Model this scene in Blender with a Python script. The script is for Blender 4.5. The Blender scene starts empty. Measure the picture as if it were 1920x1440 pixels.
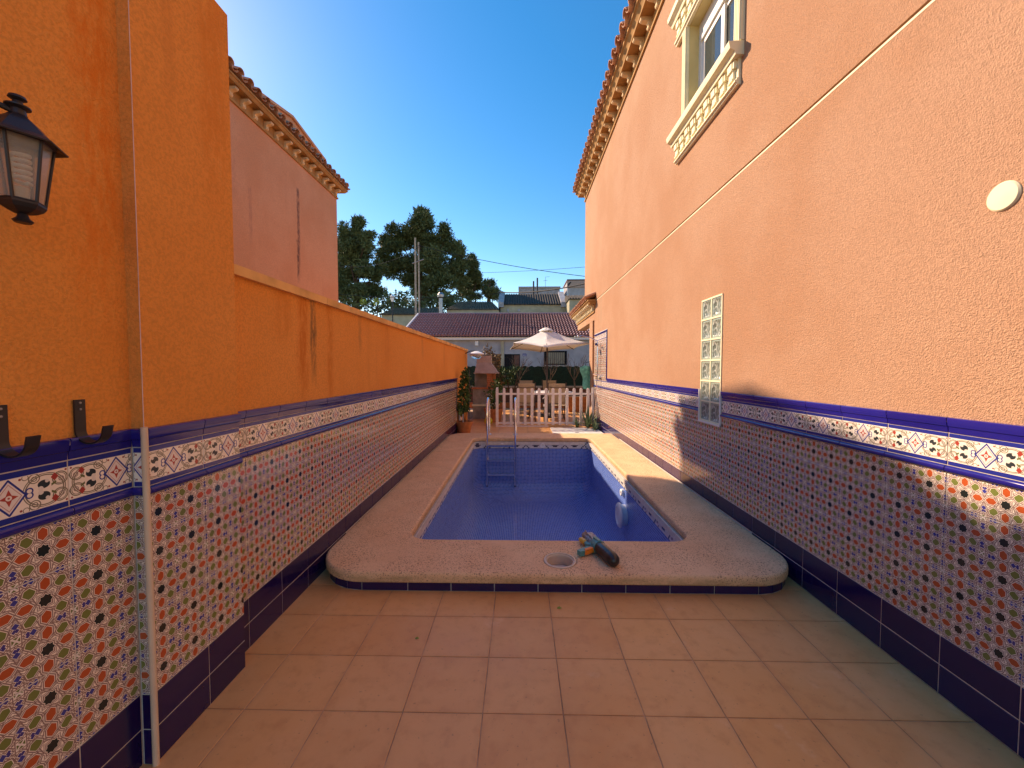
import bpy, bmesh, math, random
import numpy as np
from mathutils import Matrix, Vector
random.seed(7); RN = np.random.RandomState(3)
D = bpy.data; S = bpy.context.scene; COL = S.collection
PI = math.pi; rad = math.radians
# ------------------------------------------------------------------ camera, sky, sun, exposure
F = 745.0; H = 1.42
pitch = math.atan(29 / F); yaw = math.atan(15 / F)
cam = D.cameras.new('camera'); co = D.objects.new('camera', cam); COL.objects.link(co); S.camera = co
cam.sensor_width = 36; cam.lens = 36 * F / 1920; cam.clip_start = .05; cam.clip_end = 1500
co.location = (0, 0, H); co.rotation_euler = (PI / 2 - pitch, 0, yaw)
SUN = Vector((-1, .813, .83)).normalized()
el = math.asin(SUN.z); az = math.atan2(SUN.x, SUN.y)        # azimuth clockwise from +Y
W = D.worlds.new('World'); S.world = W; W.use_nodes = True
wn = W.node_tree.nodes; wl = W.node_tree.links
sky = wn.new('ShaderNodeTexSky'); sky.sky_type = 'NISHITA'; sky.sun_disc = False
sky.sun_elevation = el; sky.sun_rotation = az; sky.altitude = 100; sky.air_density = 1.0; sky.dust_density = .16; sky.ozone_density = 2.5
hs = wn.new('ShaderNodeHueSaturation'); hs.inputs['Saturation'].default_value = 1.46; hs.inputs['Value'].default_value = .62
wl.new(sky.outputs[0], hs.inputs['Color']); wl.new(hs.outputs[0], wn['Background'].inputs[0]); wn['Background'].inputs[1].default_value = .15
sl = D.lights.new('sun', 'SUN'); sl.energy = 2.45; sl.angle = rad(.7); sl.color = (1, .93, .82)
so = D.objects.new('sun', sl); COL.objects.link(so); so.rotation_euler = SUN.to_track_quat('Z', 'Y').to_euler(); so.location = (-20, 16, 20)
S.view_settings.view_transform = 'Standard'; S.view_settings.look = 'None'; S.view_settings.gamma = 1
S.view_settings.exposure = 1.6; S.view_settings.use_white_balance = True; S.view_settings.white_balance_temperature = 9400; S.view_settings.white_balance_tint = 24; S.view_settings.use_curve_mapping = False
try:
    S.cycles.max_bounces = 10; S.cycles.diffuse_bounces = 6; S.cycles.glossy_bounces = 4
except Exception: pass

# ------------------------------------------------------------------ material helpers
class X:                                                    # tiny expression builder for shader math
    t = None
    def __init__(s, sock): s.s = sock
    @staticmethod
    def op(o, *a):
        n = X.t.nodes.new('ShaderNodeMath'); n.operation = o
        for i, v in enumerate(a):
            if isinstance(v, X): X.t.links.new(v.s, n.inputs[i])
            else: n.inputs[i].default_value = v
        return X(n.outputs[0])
    def __add__(a, b): return X.op('ADD', a, b)
    __radd__ = __add__
    def __sub__(a, b): return X.op('SUBTRACT', a, b)
    def __rsub__(a, b): return X.op('SUBTRACT', b, a)
    def __mul__(a, b): return X.op('MULTIPLY', a, b)
    __rmul__ = __mul__
    def __truediv__(a, b): return X.op('DIVIDE', a, b)
    def __abs__(a): return X.op('ABSOLUTE', a)
def mn(a, b): return X.op('MINIMUM', a, b)
def mx(a, b): return X.op('MAXIMUM', a, b)
def fl(a): return X.op('FLOOR', a)
def fr(a): return X.op('FRACT', a)
def sq(a): return X.op('SQRT', a)
def lt(a, b): return X.op('LESS_THAN', a, b)
def gt(a, b): return X.op('GREATER_THAN', a, b)
def md(a, b): return X.op('FLOORED_MODULO', a, b)
def dist(x, y, cx, cy): 
    dx = x - cx; dy = y - cy
    return sq(dx * dx + dy * dy)

MATS = {}
class M:
    def __init__(s, name, rough=.6, spec=.5, metal=0):
        s.m = D.materials.new(name); s.m.use_nodes = True; s.t = s.m.node_tree; X.t = s.t
        s.b = s.t.nodes['Principled BSDF']; s.b.inputs['Roughness'].default_value = rough
        s.b.inputs['Specular IOR Level'].default_value = spec; s.b.inputs['Metallic'].default_value = metal
        MATS[name] = s.m
    def n(s, ty, **k):
        n = s.t.nodes.new(ty)
        for a, v in k.items():
            if a in n.inputs: n.inputs[a].default_value = v
            else: setattr(n, a, v)
        return n
    def l(s, a, b): s.t.links.new(a, b)
    def coord(s, kind='Object', scale=None):
        c = s.n('ShaderNodeTexCoord').outputs[kind]
        if scale:
            mp = s.n('ShaderNodeMapping'); mp.inputs['Scale'].default_value = scale; s.l(c, mp.inputs[0]); c = mp.outputs[0]
        return c
    def pos(s, scale=None):
        c = s.n('ShaderNodeNewGeometry').outputs['Position']
        if scale:
            mp = s.n('ShaderNodeMapping'); mp.inputs['Scale'].default_value = scale; s.l(c, mp.inputs[0]); c = mp.outputs[0]
        return c
    def xyz(s, c):
        n = s.n('ShaderNodeSeparateXYZ'); s.l(c, n.inputs[0]); return [X(o) for o in n.outputs]
    def noise(s, c, sc, det=3, rough=.5, dist=0):
        n = s.n('ShaderNodeTexNoise', Scale=sc, Detail=det, Roughness=rough, Distortion=dist); s.l(c, n.inputs['Vector']); return X(n.outputs['Fac'])
    def ramp(s, x, a, b):                                     # smooth 0..1 between a and b
        n = s.n('ShaderNodeMapRange'); n.interpolation_type = 'SMOOTHSTEP'
        s.l(x.s, n.inputs[0]); n.inputs[1].default_value = a; n.inputs[2].default_value = b; return X(n.outputs[0])
    def mix(s, f, a, b):
        n = s.n('ShaderNodeMix', data_type='RGBA')
        if isinstance(f, X): s.l(f.s, n.inputs[0])
        else: n.inputs[0].default_value = f
        for i, v in ((6, a), (7, b)):
            if isinstance(v, tuple): n.inputs[i].default_value = (*v, 1)
            else: s.l(v, n.inputs[i])
        return n.outputs[2]
    def col(s, c):
        if isinstance(c, tuple): s.b.inputs['Base Color'].default_value = (*c, 1)
        else: s.l(c, s.b.inputs['Base Color'])
        return s
    def bump(s, h, strength=.5, distance=.01):
        n = s.n('ShaderNodeBump', Strength=strength, Distance=distance); s.l(h.s, n.inputs['Height']); s.l(n.outputs[0], s.b.inputs['Normal']); return s
    def rnd(s): return X(s.n('ShaderNodeObjectInfo').outputs['Random'])
def flat(name, c, rough=.6, spec=.5, metal=0, var=.12, sc=8):
    m = M(name, rough, spec, metal); n = m.noise(m.pos(), sc, 4)
    d = tuple(v * (1 - var) for v in c); u = tuple(min(1, v * (1 + var)) for v in c)
    m.col(m.mix(m.ramp(n, .3, .7), d, u)); return m

def stucco(name, c, c2, bs=150, bstr=.7, drip=None, bd=.004, streaks=()):
    m = M(name, .92, .15); p = m.pos()
    big = m.ramp(m.noise(p, .9, 4, .6), .35, .65); fine = m.noise(p, 95, 3, .6)
    base = m.mix(big, c, c2)
    base = m.mix(m.ramp(fine, .4, .64) * .42, base, tuple(v * .62 for v in c))
    st = m.noise(m.pos((1, 3.2, .22)), 1.6, 4, .65)
    base = m.mix(m.ramp(st, .58, .78) * .28, base, tuple(v * .7 for v in c2))
    if drip:
        x, y, z = m.xyz(p)
        dn = m.noise(m.pos((1, 5.5, .06)), 1.5, 3, .6)
        k = m.ramp(dn, .54, .68) * m.ramp(z, drip - .75, drip - .02)
        base = m.mix(k * .5, base, (c[0] * .8, c[1] * .5, c[2] * .3))
        k2 = m.ramp(m.noise(m.pos((1, 9, .12)), 1.3, 3, .6), .66, .74) * m.ramp(z, drip - .5, drip - .02)
        base = m.mix(k2 * .55, base, (.22, .13, .07))
    if streaks:
        x, y, z = m.xyz(p); wv = (m.noise(p, 7, 4, .7) - .5) * .14
        for (y0, wd_, zt, zb, c_, k_) in streaks:
            w2 = wd_ * 1.0
            e = (1 - m.ramp(abs(y - y0 + wv * min(1, wd_ * 9)), w2 * .25, w2))
            base = m.mix(e * m.ramp(z, zb, zb + (zt - zb) * .45) * (1 - m.ramp(z, zt - .02, zt + .02)) * m.ramp(m.noise(m.pos((1, 3, 1)), 9, 4, .7), .3, .62) * k_, base, c_)
    m.col(base)
    vo = m.n('ShaderNodeTexVoronoi', Scale=bs, feature='SMOOTH_F1'); wob = m.n('ShaderNodeTexNoise', Scale=bs * .5, Detail=3)
    m.l(p, wob.inputs['Vector'])
    vm = m.n('ShaderNodeVectorMath', operation='MULTIPLY_ADD'); m.l(wob.outputs['Color'], vm.inputs[0]); vm.inputs[1].default_value = (.012,) * 3; m.l(p, vm.inputs[2])
    m.l(vm.outputs[0], vo.inputs['Vector'])
    h = X(vo.outputs['Distance']) * .7 + m.noise(p, bs * .5, 4, .6) * 1.0
    m.bump(h, bstr, bd); return m

stucco('orange_stucco', (.86, .345, .09), (.80, .30, .07), 190, .8, streaks=((1.27, .10, 3.2, 1.25, (.74, .19, .03), .8), (1.72, .12, 3.2, 1.9, (.70, .22, .04), .6), (.6, .2, 3.2, 1.2, (.74, .27, .06), .5), (1.5, .04, 3.2, 2.2, (.6, .22, .06), .4)))
stucco('orange_stucco_drip', (.86, .345, .09), (.80, .30, .07), 190, .75, streaks=((2.63, .05, 1.9, 1.25, (.16, .10, .05), .85), (2.50, .09, 1.9, 1.1, (.62, .17, .03), .8), (2.86, .06, 1.9, 1.0, (.60, .17, .03), .7), (2.3, .12, 1.9, 1.5, (.62, .2, .04), .5), (4.1, .1, 1.9, 1.4, (.6, .2, .05), .4), (3.4, .05, 1.9, 1.5, (.3, .15, .06), .4), (5.6, .08, 1.9, 1.5, (.4, .2, .08), .4), (7.2, .1, 1.9, 1.3, (.5, .2, .06), .4)))
stucco('peach_stucco', (.53, .305, .195), (.485, .255, .15), 200, 1.0, bd=.006, streaks=((9.1, .10, 3.1, 2.25, (.38, .25, .16), .7), (9.35, .05, 3.1, 2.3, (.3, .2, .14), .5), (5.6, .5, 6.1, 3.4, (.47, .26, .16), .5), (8.2, .3, 6.1, 3.6, (.47, .26, .15), .5)))
stucco('pink_stucco', (.80, .39, .22), (.74, .33, .17), 200, .3, streaks=((7.74, .065, 4.9, 3.0, (.17, .085, .07), .9), (7.70, .05, 3.9, 3.0, (.14, .075, .06), .9), (6.35, .06, 4.3, 3.3, (.5, .22, .14), .6), (5.9, .2, 4.6, 3.9, (.56, .24, .15), .5)))
flat('yellow_stone', (.72, .40, .15), .85, .2, var=.2, sc=5)
flat('ochre_trim', (.44, .235, .09), .85, .2, var=.15)
flat('ochre_trim_light', (.72, .50, .28), .8, .2, var=.15)
flat('cream_trim', (.84, .76, .52), .7, .3, var=.05)
flat('cream_reveal', (.62, .50, .24), .8, .2, var=.05)
flat('white_plastic', (.78, .78, .76), .35, .5, var=.04)
flat('white_fence_paint', (.78, .70, .66), .5, .4, var=.06, sc=14)
flat('grout', (.62, .56, .5), .9, .1, var=.1, sc=40)
flat('cream_pvc', (.66, .50, .36), .4, .5, var=.05)
flat('black_iron', (.018, .014, .016), .45, .5, var=.3)
flat('dark_bronze', (.05, .03, .02), .5, .5, var=.3)
flat('steel', (.82, .8, .78), .14, .5, 1, var=.08, sc=30)
flat('grey_metal', (.35, .35, .36), .4, .5, .8, var=.1)
flat('concrete', (.33, .29, .24), .9, .2, var=.22, sc=6)
flat('grey_stone', (.36, .35, .36), .9, .2, var=.2, sc=4)
flat('cream_wall', (.42, .38, .27), .9, .2, var=.12, sc=2)
flat('white_wall', (.38, .38, .40), .9, .2, var=.12, sc=2)
flat('bark', (.09, .06, .045), .95, .1, var=.4, sc=14)
flat('pale_bark', (.12, .09, .07), .95, .1, var=.35, sc=24)
flat('terracotta', (.46, .17, .07), .8, .2, var=.18, sc=12)
flat('soil', (.07, .045, .03), .95, .1, var=.3, sc=30)
flat('brown_wall', (.16, .075, .055), .9, .2, var=.2, sc=5)
flat('door_orange', (.42, .17, .04), .6, .3)
flat('dark_void', (.015, .013, .014), .8, .2)
flat('beige_sling', (.40, .30, .20), .7, .3, var=.08, sc=30)
flat('brown_frame', (.055, .03, .025), .5, .5)
flat('table_white', (.75, .73, .7), .35, .5)
flat('canvas', (.86, .83, .77), .85, .2, var=.05, sc=4)
flat('teal_cloth', (.13, .50, .37), .8, .2, var=.25, sc=14)
flat('green_screen', (.003, .026, .016), .75, .3, var=.3, sc=18)
flat('ball_yellow', (.62, .48, .03), .35, .5, var=.1)
flat('toy_teal', (.06, .27, .26), .35, .5, var=.15, sc=40)
flat('toy_orange', (.85, .22, .03), .35, .5, var=.05)
flat('toy_yellow', (.75, .42, .06), .35, .5, var=.05)
flat('toy_black', (.035, .028, .028), .28, .5, var=.4, sc=20)
flat('toy_grey', (.25, .28, .32), .25, .6, var=.5, sc=60)
flat('brick_red', (.48, .17, .08), .85, .2, var=.2, sc=9)
flat('hood_pink', (.42, .30, .25), .85, .2, var=.12, sc=6)
flat('roof_dark', (.085, .075, .065), .9, .2, var=.4, sc=7)
flat('roof_brown', (.16, .115, .075), .9, .2, var=.35, sc=5)
flat('ground_earth', (.22, .17, .11), .95, .1, var=.35, sc=.7)
flat('street_grey', (.20, .19, .18), .95, .1, var=.2, sc=2)
flat('wire_black', (.02, .02, .022), .7, .3)
flat('jamb_pink', (.70, .5, .46), .7, .3)
flat('number_blue', (.03, .05, .25), .5, .4)

m = M('clay_tile', .8, .25); r = m.rnd(); p = m.pos(); nz = m.noise(p, 14, 5, .6)
b = m.mix(r, (.46, .21, .12), (.62, .35, .22)); m.col(m.mix(m.ramp(nz, .48, .8) * .6, b, (.26, .17, .12))); m.bump(nz, .4, .004)
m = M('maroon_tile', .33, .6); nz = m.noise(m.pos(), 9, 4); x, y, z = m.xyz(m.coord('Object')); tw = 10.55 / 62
crown = (1 - m.ramp(abs(fr((x + 6.6) / tw) - .42), .12, .26)) * (1 - m.ramp(abs(fr(y / (4 / 13)) - .3), .2, .34))  # pale spot on each tile: a sun glint painted into the colour
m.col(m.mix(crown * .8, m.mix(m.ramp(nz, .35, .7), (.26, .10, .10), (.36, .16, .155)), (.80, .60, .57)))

def glaze(name, c, c2, rough=.07):
    m = M(name, rough, .55); r = m.rnd(); n = m.noise(m.pos(), 22, 3)
    m.col(m.mix(r * .6 + n * .3, c, c2))
    rn = m.noise(m.pos(), 6, 3); m.l((m.ramp(rn, .3, .75) * .12 + rough).s, m.b.inputs['Roughness'])
    m.bump(m.noise(m.pos(), 7, 2), .12, .01); return m
glaze('navy_glaze', (.012, .005, .055), (.018, .008, .08))
glaze('blue_glaze', (.012, .010, .17), (.02, .018, .25))

m = M('floor_tile', .5, .3); p = m.pos(); r = m.rnd(); n1 = m.noise(p, 2.3, 5, .6); n2 = m.noise(p, 13, 4, .6)
b = m.mix(r, (.72, .335, .12), (.80, .41, .16)); b = m.mix(m.ramp(n1, .35, .7) * .6, b, (.82, .46, .21)); b = m.mix(m.ramp(n2, .45, .75) * .4, b, (.58, .25, .09)); b = m.mix(m.ramp(m.noise(p, .9, 5, .65), .5, .72) * .3, b, (.50, .25, .09))
b = m.mix(m.ramp(m.noise(p, 55, 2), .66, .74) * .35, b, (.25, .12, .06))
ox, oy, oz = m.xyz(m.coord('Object')); ed_ = mx(abs(ox), abs(oy)) + (m.noise(p, 17, 4, .7) - .5) * .05
b = m.mix(m.ramp(ed_, .13, .17) * .16, b, (.42, .19, .08)); b = m.mix(m.ramp(m.noise(p, 3.1, 5, .7), .60, .70) * .22, b, (.88, .62, .40))
m.col(b); m.bump(n2, .12, .004); m.l((m.ramp(n1, .3, .7) * .2 + .38).s, m.b.inputs['Roughness'])
flat('floor_grout', (.50, .31, .19), .9, .2, var=.35, sc=9)

m = M('coping_stone', .88, .2); p = m.pos(); n1 = m.noise(p, 3, 5, .6); n2 = m.noise(p, 105, 3, .6); n3 = m.noise(p, 30, 4, .65)
b = m.mix(m.ramp(n1, .3, .7), (.80, .48, .27), (.86, .56, .33)); pits = m.ramp(n2, .53, .62) * m.ramp(m.noise(p, 5, 3), .22, .6)
b = m.mix(pits * .8, b, (.26, .10, .07)); b = m.mix(m.ramp(n3, .5, .75) * .4, b, (.56, .33, .2))
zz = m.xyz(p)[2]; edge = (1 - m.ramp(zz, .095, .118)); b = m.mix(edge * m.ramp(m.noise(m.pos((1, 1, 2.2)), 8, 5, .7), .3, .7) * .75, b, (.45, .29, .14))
m.col(b); m.bump(n2 * -1.0 + n3 * .8, .5, .004)

# interlaced star tile print ----------------------------------------------------------------
def star_tile(ph):
    m = M('star_print', .12, .5); x, y, z = m.xyz(m.coord('Object'))
    u = abs(fr(x / .14) - .5); v = abs(fr(y / ph) - .5); a = mx(u, v); b_ = mn(u, v)
    p = (a + b_) * .7071; q = (a - b_) * .7071
    star = mn(a, p) - .09
    org = mx(b_ - .084, abs(a - .338) * .76 + b_ * .66 - .100)
    grn = mx(mx(q - .082, abs(p - .380) * .90 + q * .46 - .100), .285 - p)
    blu = abs(a - .5) * .9 + abs(b_ - .225) - .062
    bl2 = mx(abs(q - .115) - .032, abs(p - .56) - .030)
    gr2 = mx(abs(a - .5), abs(b_ - .5)) - .068
    col = m.mix(m.noise(m.pos(), 30, 2) * .5, (.90, .80, .69), (.84, .73, .62))
    line = (.17, .07, .065)
    allmin = mn(mn(mn(org, grn), mn(star, gr2)), mn(blu, bl2))
    out = gt(allmin, .02)
    l1 = mx(lt(abs(allmin - .022), .0105), lt(abs(allmin - .054), .009) * .85)
    s1 = abs(a - b_ * .4142 - .155); s2 = abs(a - b_ * .4142 - .205)
    s5 = abs(a + b_ * .4142 - .52); s6 = abs(a + b_ * .4142 - .57); s7 = abs(p - q * .4142 - .30)
    strap = mx(mx(lt(s1, .0105) * out, lt(s2, .0105) * out), mx(mx(lt(s5, .0105), lt(s6, .0105)), lt(s7, .009)) * out)
    col = m.mix(mx(l1, strap) * .85, col, line)
    col = m.mix(lt(gr2, 0.), col, (.15, .17, .05)); col = m.mix(lt(abs(a - b_), .022) * lt(gr2, .0), col, (.80, .72, .66))
    col = m.mix(lt(blu, 0.), col, (.045, .05, .28)); col = m.mix(lt(bl2, 0.), col, (.06, .045, .22))
    col = m.mix(lt(grn, 0.), col, (.17, .20, .055)); col = m.mix(lt(org, 0.), col, (.50, .095, .032))
    col = m.mix(lt(star, 0.), col, (.018, .024, .024))
    m.col(col); m.bump(m.noise(m.pos(), 8, 2), .08, .01)
PH = .1434
star_tile(PH)

def border_tile():
    m = M('arabesque_print', .12, .5); x, y, z = m.xyz(m.coord('Object')); ax = abs(x); ay = abs(y)
    col = m.mix(0, (.88, .79, .68), (.88, .79, .68)); W_ = .0016
    grey = (.22, .19, .13)
    def ln(e, c, k=1.0):
        nonlocal col; col = m.mix(e * k, col, c)
    def ring(cx, cy, r, c, w=W_): ln(lt(abs(dist(ax, ay, cx, cy) - r), w), c)
    def disc(cx, cy, r, c): ln(lt(dist(ax, ay, cx, cy), r), c)
    big = dist(ax * .92, ay, .074, .0); ln(lt(abs(big - .042), .0016) * lt(ay, .047), grey); ln(lt(abs(big - .0465), .0012) * lt(ay, .047), grey)
    ring(.118, .024, .0185, grey); ring(.118, .024, .0145, grey, .001); ring(.121, .022, .006, (.3, .22, .2), .0012)
    ring(.056, .037, .0125, grey, .0014); ring(.056, .036, .006, grey, .0012); ring(.036, .045, .007, grey, .001)
    ln(lt(abs(ay - .0105 - (ax - .098) * .55), .0035) * gt(ax, .096) * lt(ax, .108), (.15, .16, .06))
    disc(.1045, .031, .0072, (.42, .06, .045)); ln(lt(abs(ax - .1045) + abs(ay - .031) * .8, .0095), (.42, .06, .045))
    e1 = dist(ax * .8, ay, .0625, .0165); ln(lt(e1, .0118), (.035, .045, .05)); ln(lt(dist(ax, ay, .0705, .0055), .0065), (.76, .69, .62)); ln(lt(dist(ax, ay, .086, .024), .005), (.76, .69, .62))
    disc(.0245, .043, .0032, (.36, .08, .06)); disc(.133, .045, .003, (.36, .08, .06))
    s = ax / .035 + ay / .046
    ln(lt(s, 1.0), (.80, .71, .66)); ln(lt(abs(s - 1.02), .085), (.03, .045, .25)); 
    ring(.0445, .006, .0075, (.03, .045, .25), .0018)
    ln(lt(abs(s - .78), .035), (.55, .33, .3))
    s4 = mn(ax * 2.1 + ay * .8, ax * .9 + ay * 2.0); ln(lt(s4, .0185), (.45, .07, .05)); disc(0, 0, .0068, (.82, .74, .68)); disc(0, 0, .0028, (.45, .12, .1))
    ln(gt(ay, .0505), (.018, .03, .24)); ln(lt(abs(ay - .0500), .001), (.8, .72, .65))
    m.col(col); m.bump(m.noise(m.pos(), 8, 2), .08, .01)
border_tile()

# pool mosaic (uv in metres) -----------------------------------------------------------------
m = M('blue_mosaic', .16, .5); x, y, z = m.xyz(m.coord('UV')); g = .026
gx = abs(fr(x / g) - .5); gy = abs(fr(y / g) - .5); gro = m.ramp(mx(gx, gy), .40, .45)
wn_ = m.n('ShaderNodeTexWhiteNoise', noise_dimensions='2D'); cb = m.n('ShaderNodeCombineXYZ'); m.l(fl(x / g).s, cb.inputs[0]); m.l(fl(y / g).s, cb.inputs[1]); m.l(cb.outputs[0], wn_.inputs[0])
b = m.mix(X(wn_.outputs[0]), (.025, .10, .46), (.06, .19, .64)); b = m.mix(m.ramp(m.noise(m.pos(), 1.3, 4), .45, .75) * .25, b, (.2, .26, .55))
m.col(m.mix(gro, b, (.42, .52, .74))); m.bump(gro * -1.0, .5, .002)
m = M('border_mosaic', .2, .5); x, y, z = m.xyz(m.coord('UV'))
i = md(fl(x / g), 14.0); j = fl(y / g); gx = abs(fr(x / g) - .5); gy = abs(fr(y / g) - .5)
di = abs(i - 2.0); dj = abs(j - 2.0)
xm = lt(abs(di - dj), .5) * lt(di, 2.5)
dk = abs(i - 9.0); blk = mx(lt(dk, 1.5) * lt(dj, 1.5), lt(dk, 2.5) * lt(dj, .5))
dark = mx(xm, blk) * lt(mx(gx, gy), .465)
dark = mx(dark, mx(lt(y, .003), gt(y, .1275)))
m.col(m.mix(dark, m.mix(m.ramp(mx(gx, gy), .42, .47), (.66, .64, .61), (.56, .54, .5)), (.012, .014, .05)))

m = M('glass_pane', .03, .6); m.col((.04, .055, .06))
m = M('lamp_glass', .12, .5); m.col((.85, .82, .74)); m.b.inputs['Transmission Weight'].default_value = .82; m.b.inputs['IOR'].default_value = 1.15
m = M('block_glass', .06, .7); x, y, z = m.xyz(m.coord('Object')); n = m.noise(m.coord('Object', (14, 5, 1)), 2.2, 2, .5, 1.5)
m.col(m.mix(m.ramp(n, .42, .6), (.16, .2, .17), (.50, .54, .47))); m.bump(n, .9, .02)
m = M('block_rim', .15, .6); m.col((.33, .42, .36))
m = M('curtain', .9, .1); x, y, z = m.xyz(m.pos()); w = X.op('SINE', y * 70.0 + m.noise(m.pos(), 6, 2) * 5.0); m.col(m.mix(m.ramp(w, -1, 1), (.22, .27, .33), (.42, .48, .55)))
def leafmat(name, a, b_, sc=1.2):
    m = M(name, .7, .25); n = m.noise(m.pos(), sc, 3); at_ = m.n('ShaderNodeAttribute', attribute_name='tint')
    m.col(m.mix(m.ramp(n, .35, .65) * .5 + X(at_.outputs['Fac']) * .5, a, b_)); m.b.inputs['Subsurface Weight'].default_value = 0
leafmat('pine_needles', (.045, .075, .028), (.14, .17, .07), .5)
leafmat('bush_leaves', (.035, .07, .02), (.10, .17, .05), 4)
leafmat('lime_leaves', (.22, .30, .05), (.38, .44, .09), 4)
leafmat('dry_leaves', (.09, .055, .03), (.28, .19, .10), 4)
leafmat('agave_leaf', (.05, .10, .05), (.26, .34, .17), 6)

# ------------------------------------------------------------------ mesh helpers
class MB:
    def __init__(s): s.v = []; s.f = []; s.uv = {}; s.mi = []
    def add(s, vs, fs, mi=0):
        o = len(s.v); s.v += [tuple(v) for v in vs]
        for f in fs: s.f.append(tuple(i + o for i in f)); s.mi.append(mi)
        return s
    def box(s, x0, x1, y0, y1, z0, z1, mi=0):
        return s.add([(x0, y0, z0), (x1, y0, z0), (x1, y1, z0), (x0, y1, z0), (x0, y0, z1), (x1, y0, z1), (x1, y1, z1), (x0, y1, z1)],
                     [(0, 3, 2, 1), (4, 5, 6, 7), (0, 1, 5, 4), (1, 2, 6, 5), (2, 3, 7, 6), (3, 0, 4, 7)], mi)
    def cbox(s, x0, x1, y0, y1, z0, z1, c, mi=0):            # box with chamfered top rim (z1)
        return s.add([(x0, y0, z0), (x1, y0, z0), (x1, y1, z0), (x0, y1, z0), (x0, y0, z1 - c), (x1, y0, z1 - c), (x1, y1, z1 - c), (x0, y1, z1 - c),
                      (x0 + c, y0 + c, z1), (x1 - c, y0 + c, z1), (x1 - c, y1 - c, z1), (x0 + c, y1 - c, z1)],
                     [(0, 3, 2, 1), (0, 1, 5, 4), (1, 2, 6, 5), (2, 3, 7, 6), (3, 0, 4, 7), (4, 5, 9, 8), (5, 6, 10, 9), (6, 7, 11, 10), (7, 4, 8, 11), (8, 9, 10, 11)], mi)
    def lathe(s, prof, seg=20, c=(0, 0, 0), cap=True, mi=0, flat_=None):
        vs = []; n = len(prof)
        for r_, z in prof:
            for k in range(seg):
                a = 2 * PI * k / seg; vs.append((c[0] + r_ * math.cos(a), c[1] + r_ * math.sin(a), c[2] + z))
        fs = [(i * seg + k, i * seg + (k + 1) % seg, (i + 1) * seg + (k + 1) % seg, (i + 1) * seg + k) for i in range(n - 1) for k in range(seg)]
        if cap: fs += [tuple(range(seg))[::-1], tuple((n - 1) * seg + k for k in range(seg))]
        return s.add(vs, fs, mi)
    def tube(s, pts, r, seg=8, mi=0):
        pts = [Vector(p) for p in pts]; rs = r if isinstance(r, (list, tuple)) else [r] * len(pts); vs = []; up = None
        for i, p in enumerate(pts):
            t = (pts[min(i + 1, len(pts) - 1)] - pts[max(i - 1, 0)]).normalized()
            if up is None: up = Vector((0, 0, 1)) if abs(t.z) < .9 else Vector((1, 0, 0))
            a = t.cross(up).normalized(); b = a.cross(t).normalized(); up = b
            for k in range(seg):
                w = 2 * PI * k / seg; vs.append(p + a * math.cos(w) * rs[i] + b * math.sin(w) * rs[i])
        n = len(pts)
        fs = [(i * seg + k, (i + 1) * seg + k, (i + 1) * seg + (k + 1) % seg, i * seg + (k + 1) % seg) for i in range(n - 1) for k in range(seg)]
        fs += [tuple(range(seg)), tuple((n - 1) * seg + k for k in range(seg))[::-1]]
        return s.add(vs, fs, mi)
    def prism(s, poly, axis, a, b, mi=0):                     # poly 2D extruded along axis
        def mk(p, t): return {0: (t, p[0], p[1]), 1: (p[0], t, p[1]), 2: (p[0], p[1], t)}[axis]
        n = len(poly); vs = [mk(p, a) for p in poly] + [mk(p, b) for p in poly]
        return s.add(vs, [tuple(range(n))[::-1], tuple(range(n, 2 * n))] + [(i, (i + 1) % n, (i + 1) % n + n, i + n) for i in range(n)], mi)
    def sweep(s, path, prof, closed=False, mi=0):             # path: XY points; prof: (outward, z); outward is to the right of travel
        n = len(path); P_ = [Vector(p) for p in path]; vs = []
        for i in range(n):
            d0 = (P_[i] - P_[i - 1]).normalized() if i or closed else (P_[1] - P_[0]).normalized()
            d1 = (P_[(i + 1) % n] - P_[i]).normalized() if i < n - 1 or closed else d0
            n0 = Vector((d0.y, -d0.x)); n1 = Vector((d1.y, -d1.x)); m_ = (n0 + n1).normalized(); k = 1 / max(.3, m_.dot(n0))
            for o, z in prof: q = P_[i] + m_ * o * k; vs.append((q.x, q.y, z))
        k = len(prof); fs = []
        for i in range(n if closed else n - 1):
            for j in range(k - 1):
                a = i * k + j; b = ((i + 1) % n) * k + j; fs.append((a, a + 1, b + 1, b))
        if not closed: fs += [tuple(range(k))[::-1], tuple((n - 1) * k + j for j in range(k))]
        return s.add(vs, fs, mi)
    def mesh(s, name, mats, smooth=False, fix=True):
        me = D.meshes.new(name); me.from_pydata(s.v, [], s.f)
        for m_ in (mats if isinstance(mats, (list, tuple)) else [mats]): me.materials.append(MATS[m_])
        if any(s.mi): me.polygons.foreach_set('material_index', s.mi)
        if fix:
            bm = bmesh.new(); bm.from_mesh(me); bmesh.ops.recalc_face_normals(bm, faces=bm.faces); bm.to_mesh(me); bm.free()
        if smooth:
            me.polygons.foreach_set('use_smooth', [True] * len(me.polygons))
            try: me.set_sharp_from_angle(angle=rad(smooth if smooth is not True else 40))
            except Exception: pass
        me.update(); return me
def link(name, me, parent=None, mat=None, loc=None):
    o = D.objects.new(name, me); COL.objects.link(o)
    if parent: o.parent = parent
    if mat is not None: o.matrix_basis = mat
    if loc: o.location = loc
    return o
def part(name, mb, mats, parent, smooth=False, mat=None, label=None, loc=None, stuff=False):
    o = link(name, mb.mesh(name, mats, smooth) if isinstance(mb, MB) else mb, parent, mat, loc)
    if label: o['label'] = label
    if stuff: o['kind'] = 'stuff'
    return o
def tag(o, label, cat, group=None, kind=None):
    if label: o['label'] = label
    if cat: o['category'] = cat
    if group: o['group'] = group
    if kind: o['kind'] = kind
    return o
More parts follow.
